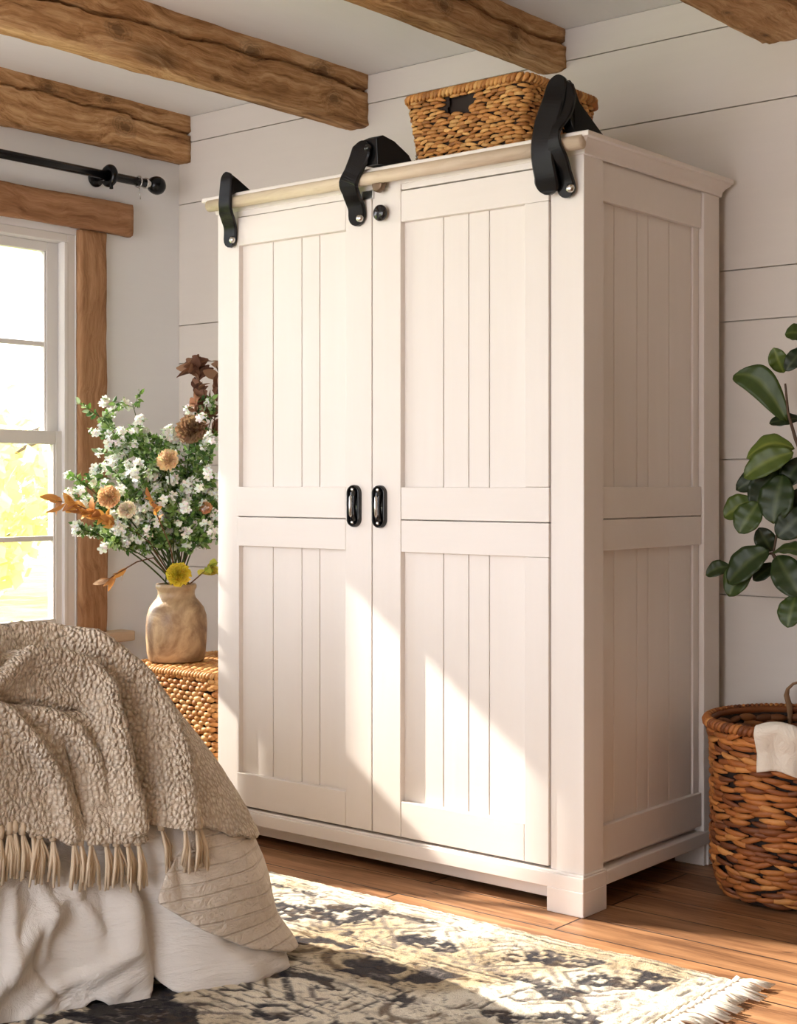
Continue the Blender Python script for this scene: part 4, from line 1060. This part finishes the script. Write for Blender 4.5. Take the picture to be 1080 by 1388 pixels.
# border motifs 0.09..0.31
p = (along * 1.0 + 5) / .235; pf = (p % 1) - .5; dz = (d - .2) / .12
dia = np.abs(pf) * 2 + np.abs(dz)
inb = (d > .085) & (d < .315)
apply(inb * line(dia, .95, .10) * wear, grey, .75); apply(inb * line(dia, .62, .07) * wear, navy, .7)
blob = sstep(.575, .60, fbm(Xg * 7 + 3, Yg * 11, 3, 44) + .18 * (1 - np.clip(dia / .6, 0, 1)))
apply(inb * blob * sstep(.34, .42, fine), navy, .95)
zz = np.abs(((along * 9) % 1) - .5) * .05
apply(inb * line(np.abs(dz) * .12 - zz, .075, .012) * wear, grey, .6)
hatch = line((Xg * 22 + fbm(Xg * 5, Yg * 5, 2, 8) * 3) % 1, .5, .16) * line((Yg * 30) % 1, .5, .35)
apply(inb * hatch * sstep(.48, .55, fbm(Xg * 6, Yg * 6, 3, 71)), grey, .8)
# guard band .345-.52
ing = (d > .355) & (d < .51)
pg = (along / .30) % 1 - .5; lg = np.sqrt((pg * 2.0) ** 2 + ((d - .432) / .085) ** 2)
apply(ing * line(lg, .85, .13) * wear, brn, .8); blob2 = sstep(.575, .60, fbm(Xg * 9 + 7, Yg * 9 + 2, 3, 90) + .14 * (lg < .6))
apply(ing * blob2, navy, .92)
# centre field
inf = d > .61
q1 = np.abs((((Xg + .1) / .42) % 1) - .5) * 2; q2 = np.abs((((Yg + .05) / .36) % 1) - .5) * 2; md = q1 + q2
for (c_, w_, cc) in ((.35, .07, navy), (.62, .05, brn), (.95, .09, navy), (1.3, .06, grey)): apply(inf * line(md, c_, w_) * sstep(.44, .5, dist * .6 + fine * .4), cc, .9)
fb = sstep(.575, .595, fbm(Xg * 8 + 1, Yg * 14 + 5, 4, 120)); apply((d > .56) * fb, navy, .92)
# rug under the bed side: darker broken figures
ww = sstep(.545, .565, fbm(Xg * 6 + 9, Yg * 12, 4, 130)); apply((Xg < -.05) * (d > .56) * ww, navy * .6, .95)
apply(sstep(.60, .7, fbm(Xg * 25, Yg * 25, 3, 140)), brn, .35)
for (sx_, sy_, sd_, cc, k_) in ((9, 20, 301, navy, .85), (13, 30, 311, grey, .8), (22, 26, 321, brn, .55)):
    fz = fbm(Xg * sx_, Yg * sy_, 3, sd_); apply((d > .05) * line(fz, .5, .016) * sstep(.47, .53, fbm(Xg * 5, Yg * 5, 3, sd_ + 1)), cc, k_)
dash = line((Yg * 34 + fbm(Xg * 6, Yg * 6, 2, 401)) % 1, .5, .16) * sstep(.50, .54, fbm(Xg * 12, Yg * 60, 2, 403)); apply((d > .50) * dash * sstep(.42, .52, fbm(Xg * 3, Yg * 3, 2, 405)), navy, .8)
lum = C.sum(-1)
Z = .009 + (fbm(Xg * 70, Yg * 70, 2, 200) - .5) * .005 + (lum / 3 - .4) * .004 + .006 * sstep(.5, .9, fbm(Xg * 3, Yg * 3, 2, 201))
edge = sstep(0, .012, np.minimum(np.minimum(RY1 - Yg, RX1 - Xg), np.minimum(Yg - RY0, Xg - RX0))); Z = .002 + Z * edge
me = grid_mesh('rug', np.stack([Xg, Yg, Z], -1)); set_col(me, np.clip(C, 0, 1).reshape(-1, 3))
RG = empty('area_rug', (0, 0, 0), label='cream and navy distressed pattern wool rug with white fringe on the floor', cat='rug')
put('pile', me, M['rug'], RG, True)
M['fringe'] = cloth_mat('rug_fringe_cotton', lin(238, 230, 216), lin(224, 212, 196), 'plain', .2)
rnd = random.Random(8)
for k in range(62):
    y = RY1 - .012 - k * .0335; m = MB(); b_ = Vector((RX1 - .004, y, .006)); dx = rnd.uniform(.075, .105); sw = rnd.gauss(.01, .014)
    m.tube([b_, b_ + Vector((.012, 0, .009)), b_ + Vector((.022, sw * .1, .008))], [.006, .010, .006], 8)
    for s in range(7):
        o_ = (s - 3) * .0034; e = (s - 3) * .0045 + rnd.gauss(0, .004)
        m.tube([b_ + Vector((.018, o_ * .3, .009)), b_ + Vector((.045, o_ + sw * .5, .010 + rnd.uniform(-.002, .006))), b_ + Vector((dx, e + sw, .0042))], [.0036, .0034, .002], 6)
    m.build('tassel', M['fringe'], RG, True)

# ------------------------------------------------------------------ bed
XS, YE, RC = -.60, -1.0, .14
ZT = .735
def edge_pt(u):
    """u: signed arc length, 0 at corner middle; u<0 along the side, u>0 along the end"""
    h = RC * PI / 4
    if u < -h: return (XS, YE - RC + (u + h)), 0.0
    if u > h: return (XS - RC - (u - h), YE), PI / 2
    an = (u + h) / (2 * h) * PI / 2
    return (XS - RC + RC * math.cos(an), YE - RC + RC * math.sin(an)), an
def bed_frame(u):
    (x, y), _ = edge_pt(u)
    t = float(sstep(-.34, .30, u)); an = t * PI / 2
    c = math.exp(-((u - .0) / .20) ** 2)
    A = .10 + .285 * c + (.05 if u > 0 else 0) * (1 - c)
    return x, y, an, A, c
def bed_pt(u, q, off=0.0, fold=0.0):
    """q<0: on top (metres inward, negative), 0..1: down the skirt"""
    x, y, an, A, c = bed_frame(u)
    nx, ny = math.cos(an), math.sin(an)
    if q < 0:
        s = q
        # go inward towards the bed centre line to avoid self crossing
        (ex, ey), _ = edge_pt(u); cxx, cyy = -1.45, -2.0
        dx, dy = cxx - ex, cyy - ey; L = math.hypot(dx, dy); f = min(.98, -s / L)
        z = ZT - .05 * math.exp(s / .09) + .012 * noise.noise(Vector((ex + dx * f, ey + dy * f, 0)) * 3)
        return Vector((ex + dx * f, ey + dy * f, z + off + fold))
    z0 = ZT - .05
    g = max(0, math.sin(q * PI / 2)) ** .8
    r = A * (g * c + (1 - c) * (.25 * min(1, q * 6) + .75 * q))
    r += .055 * float(sstep(.82, 1, q)) * math.exp(-((u + .02) / .07) ** 2)
    z = z0 * (1 - q)
    # rounding slope normal
    k = min(1, q * 5); o2 = (off + fold)
    return Vector((x + nx * (r + o2 * (.6 + .4 * k)), y + ny * (r + o2 * (.6 + .4 * k)), max(.006 + off * .3, z + o2 * (1 - k) * .9)))
def seg_d(px, py, pl):
    """min distance and side to a polyline, arrays"""
    best = np.full(px.shape, 1e9); side = np.zeros(px.shape); tt = np.zeros(px.shape); acc = 0
    n = len(pl) - 1
    for i in range(n):
        ax, ay = pl[i]; bx, by = pl[i + 1]; dx, dy = bx - ax, by - ay; L2 = dx * dx + dy * dy + 1e-12
        t = np.clip(((px - ax) * dx + (py - ay) * dy) / L2, 0, 1); ex = px - (ax + t * dx); ey = py - (ay + t * dy); dd = np.hypot(ex, ey)
        mm = dd < best; best = np.where(mm, dd, best); side = np.where(mm, np.sign(dx * ey - dy * ex), side); tt = np.where(mm, (i + t) / n, tt)
    return best, side, tt
#RIDGES#
RT, RS, RQ = [], [], []
def fold_field(U, S, ridges):
    f = np.zeros(U.shape)
    for (pl, h, w) in ridges:
        dd, sd, tt = seg_d(U, S, pl); taper = np.sin(PI * np.clip(tt * .86 + .07, 0, 1)) ** .5
        f += h * taper * np.exp(-(dd / w) ** 2)
    return f
HS = .72      # skirt length used for the metric
def drape(name, us, qs, off, ridges, mat, parent=None, hem=None, left=None, amp=.012, freq=16, seedf=0, amp_low=0.0, thick=.006, **k):
    """qs: <0 on top (metres), 0..1 share of the way down to the hem line"""
    U, T = np.meshgrid(us, qs, indexing='ij')
    hm = hem(U) if hem else HS
    S = np.where(T < 0, T, T * hm)
    if left: U = U + left(S) * np.exp(-(U - us[0]) / .05)
    f = fold_field(U, S, ridges)
    f += (fbm(U * 5 + 3 + seedf, S * 3.0, 3, 5 + seedf) - .5) * amp * 2
    f += (fbm(U * 38 + S * 12 + seedf, S * 22, 3, 77 + seedf) - .5) * amp * .8
    f += (fbm(U * freq + seedf, S * 1.6 + U * 2, 2, 50 + seedf) - .5) * amp_low * 2 * np.clip(S / HS * 1.3, 0, 1)
    P = np.zeros(U.shape + (3,))
    for i in range(U.shape[0]):
        for j in range(U.shape[1]):
            q = S[i, j] / HS if S[i, j] > 0 else S[i, j]
            P[i, j] = bed_pt(U[i, j], q, off, f[i, j])
    me = grid_mesh(name, P)
    set_uv(me, np.stack([U, S], -1).reshape(-1, 2))
    o = put(name, me, mat, parent, True, **k)
    s_ = o.modifiers.new('s', 'SOLIDIFY'); s_.thickness = thick; s_.offset = -1
    return o
us = np.concatenate([np.linspace(-1.9, -.6, 60)[:-1], np.arange(-.6, .4, .0055), np.linspace(.4, 1.5, 50)])
qtop = np.concatenate([np.linspace(-1.1, -.5, 16)[:-1], np.arange(-.5, 0, .012)])
qsk = np.linspace(0, 1, 95)
qs = np.concatenate([qtop, qsk])
RS_ = [([(-.33, .44), (-.345, .52), (-.36, .62)], .020, .010), ([(-.275, .42), (-.27, .50), (-.29, .60)], .016, .008), ([(-.235, .40), (-.225, .47), (-.20, .55)], .014, .008), ([(-.40, .42), (-.41, .55), (-.43, .7)], .02, .012), ([(-.30, .60), (-.26, .69)], -.012, .008), ([(-.125, .45), (-.10, .60), (-.075, .70)], .012, .008), ([(-.21, .70), (-.18, .66)], .016, .010), ([(-.44, .70), (-.32, .55), (-.24, .46)], .030, .020), ([(-.62, .70), (-.5, .55), (-.4, .42)], .03, .03), ([(-.22, .655), (-.175, .60), (-.165, .50)], .022, .012), ([(-.34, .71), (-.27, .66), (-.20, .62)], .014, .010),
       ([(-.145, .38), (-.135, .5), (-.14, .70)], -.055, .014), ([(-.19, .38), (-.185, .6)], -.014, .012), ([(-.085, .66), (-.08, .72)], .014, .014), ([(-.045, .70), (-.03, .725)], .012, .008), ([(.0, .70), (.02, .725)], .010, .008)]
def dhem(U): return HS - .055 * np.exp(-((U + .145) / .012) ** 2) - .028 * np.exp(-((U + .215) / .016) ** 2) - .012 * np.exp(-((U + .30) / .03) ** 2) + .0 * U
drape('duvet_cover', us, qs, 0.0, RS_, M['sheet'], hem=dhem, amp=.008, amp_low=.022, freq=14, seedf=2, thick=.006,
      label='white cotton bedspread hanging to the rug, below the knitted throw', cat='bedspread')
# quilted linen coverlet on the corner
usq = np.arange(-.145, .62, .005); qsq = np.concatenate([np.arange(-.45, 0, .012), np.linspace(0, 1, 110)])
drape('quilted_coverlet', usq, qsq, .020, [([(-.06, .35), (-.04, .5), (-.01, .68)], .014, .02), ([(-.115, .40), (-.12, .52)], -.012, .008), ([(-.02, .3), (.03, .6)], .012, .03)], M['quilt'],
      hem=lambda U: np.interp(U, [-.15, -.11, -.07, -.03, .02, .3, .6], [.49, .575, .64, .68, .69, .68, .66]), left=lambda S: np.interp(S, [.25, .38, .44, .49], [.06, .045, .012, -.002]),
      amp=.006, amp_low=.010, freq=16, seedf=6, label='quilted beige linen coverlet hanging over the bed corner beside the wardrobe', cat='coverlet')
# throw
RT_ = [([(-.36, .005), (-.28, -.035), (-.20, -.05), (-.14, -.03), (-.095, .02), (-.07, .06), (-.075, .12), (-.09, .19), (-.105, .27), (-.115, .36)], 0.0624, .013),
       ([(-.115, .05), (-.10, .09), (-.115, .14), (-.125, .21), (-.135, .28), (-.142, .36)], -0.0541, .008),
       ([(-.37, .05), (-.31, .025), (-.26, .01), (-.20, .018), (-.155, .035), (-.142, .065), (-.155, .10), (-.165, .16), (-.165, .23), (-.165, .33)], 0.0582, .012),
       ([(-.34, .055), (-.26, .066), (-.20, .082), (-.175, .085)], -0.0458, .009),
       ([(-.12, -.11), (-.055, -.07), (-.045, -.02), (-.04, .03), (-.045, .09), (-.05, .2)], 0.0200, .012),
       ([(-.01, -.07), (.0, .02), (-.005, .12), (-.01, .25)], 0.0080, .016),
       ([(-.38, .06), (-.33, .085), (-.285, .14), (-.255, .22), (-.245, .33)], 0.0333, .010),
       ([(-.28, .085), (-.24, .095), (-.21, .12), (-.195, .17), (-.195, .26)], 0.0270, .010),
       ([(-.225, .14), (-.22, .22), (-.215, .32)], -0.0208, .008),
       ([(-.42, .0), (-.50, .1), (-.52, .3)], 0.0416, .02), ([(-.7, .0), (-.66, .1), (-.68, .3)], 0.0416, .03)]
def tlo(U): return np.interp(U, [-2, -.5, -.34, -.28, -.23, -.17, -.15, -.135, -.09, -.05, 0, .2, .7], [.36, .34, .30, .325, .345, .36, .36, .335, .345, .39, .42, .38, .2])
def them(U): return tlo(U) + .006 * np.abs(np.sin(U * 70)) + .003 * np.sin(U * 200)
ust = np.concatenate([np.linspace(-1.9, -.6, 60)[:-1], np.arange(-.6, .62, .0048)]); qst = np.concatenate([np.arange(-.75, -.25, .012), np.arange(-.25, 0, .006), np.linspace(0, 1, 72)])
TH = empty('knitted_throw', (0, 0, 0), label='chunky beige knitted throw blanket with tassels draped over the bed', cat='throw blanket')
drape('blanket', ust, qst, .040, RT_, M['knit'], TH, hem=them, amp=.007, amp_low=.006, freq=18, seedf=9, thick=.010)
M['yarn'] = NT('beige_yarn'); M['yarn'].base(lin(222, 200, 172)); M['yarn'].set(.9, spec=.1); M['yarn'] = M['yarn'].m
rnd = random.Random(5)
TU = [-.350, -.338, -.322, -.302, -.290, -.268, -.240, -.228, -.214, -.196, -.184, -.172, -.160, -.130, -.118, -.104, -.092] + [-.37 - .03 * q for q in range(40)]
for u in TU:
    lo = float(tlo(np.array([u]))[0]) - .004
    fl = fold_field(np.array([u]), np.array([lo]), RT_)[0]
    b = bed_pt(u, lo / HS, .040, fl * .9 + .002); x, y, an, A, c = bed_frame(u); nv = Vector((math.cos(an), math.sin(an), 0)); sv = Vector((-nv.y, nv.x, 0))
    m = MB(); m.tube([b + Vector((0, 0, .014)), b, b + Vector((0, 0, -.012))], [.006, .0095, .007], 8)
    for s in range(rnd.randint(7, 9)):
        e = rnd.gauss(0, .009); L = rnd.uniform(.080, .108); g = rnd.uniform(-.004, .008)
        b2 = bed_pt(u, min(.98, (lo + L) / HS), .03, 0)
        p0 = b + Vector((0, 0, -.006)); p2 = Vector((b.x * .4 + b2.x * .6, b.y * .4 + b2.y * .6, b.z - L)) + sv * e + nv * g; p1 = (p0 + p2) / 2 + sv * e * .25 + nv * .006
        m.tube([p0, p1, p2], [.0034, .0038, .0026], 6)
    m.build('tassel', M['yarn'], TH, True)
BD = empty('bed', (-1.4, -2.0, 0), label='bed with mattress, almost wholly under its covers', cat='bed')
m = MB(); m.box(-.9, .72, -1.5, .92, .30, .64); m.build('mattress', M['sheet'], BD, bevel=.05, seg=4)
m = MB(); m.box(-.88, .70, -1.48, .90, .12, .295); m.build('bed_base', M['header'], BD, bevel=.01)
for sx, sy in ((-.8, -1.4), (.62, -1.4), (-.8, .82), (.62, .82)):
    m = MB(); m.box(sx - .03, sx + .03, sy - .03, sy + .03, 0.016, .12); m.build('leg', M['header'], BD, bevel=.004)

# ------------------------------------------------------------------ light, world, camera
sd = Vector((1, .25, -.72)).normalized()
L = bpy.data.lights.new('sun', 'SUN'); L.energy = 7.5; L.angle = math.radians(.9); L.color = (1, .93, .82)
so = bpy.data.objects.new('sun', L); COL.objects.link(so); so.rotation_euler = sd.to_track_quat('-Z', 'Y').to_euler(); so.location = (-6, -1, 5)
wd = bpy.data.worlds.new('sky'); scn.world = wd; wd.use_nodes = True; nt = wd.node_tree
bg = nt.nodes['Background']; bg.inputs['Strength'].default_value = 3.3
tc = nt.nodes.new('ShaderNodeTexCoord'); sp = nt.nodes.new('ShaderNodeSeparateXYZ'); nt.links.new(tc.outputs['Generated'], sp.inputs[0])
rp = nt.nodes.new('ShaderNodeValToRGB'); nt.links.new(sp.outputs['Z'], rp.inputs['Fac'])
e = rp.color_ramp.elements; e[0].position = 0; e[0].color = (.945, .93, .93, 1); e[1].position = .7; e[1].color = (.72, .83, 1.0, 1)
nt.links.new(rp.outputs['Color'], bg.inputs['Color'])
cam = bpy.data.cameras.new('camera'); co = bpy.data.objects.new('camera', cam); COL.objects.link(co); scn.camera = co
co.location = (2.010, -3.177, 1.10); co.rotation_euler = (PI / 2, 0, math.radians(39.5))
cam.sensor_fit = 'VERTICAL'; cam.sensor_height = 24; cam.lens = 24 * 1994 / 1388; cam.shift_y = -39 / 1388; cam.clip_start = .05
vs_ = scn.view_settings; vs_.view_transform = 'Standard'; vs_.look = 'None'; vs_.gamma = 1; vs_.use_curve_mapping = False; vs_.exposure = .9
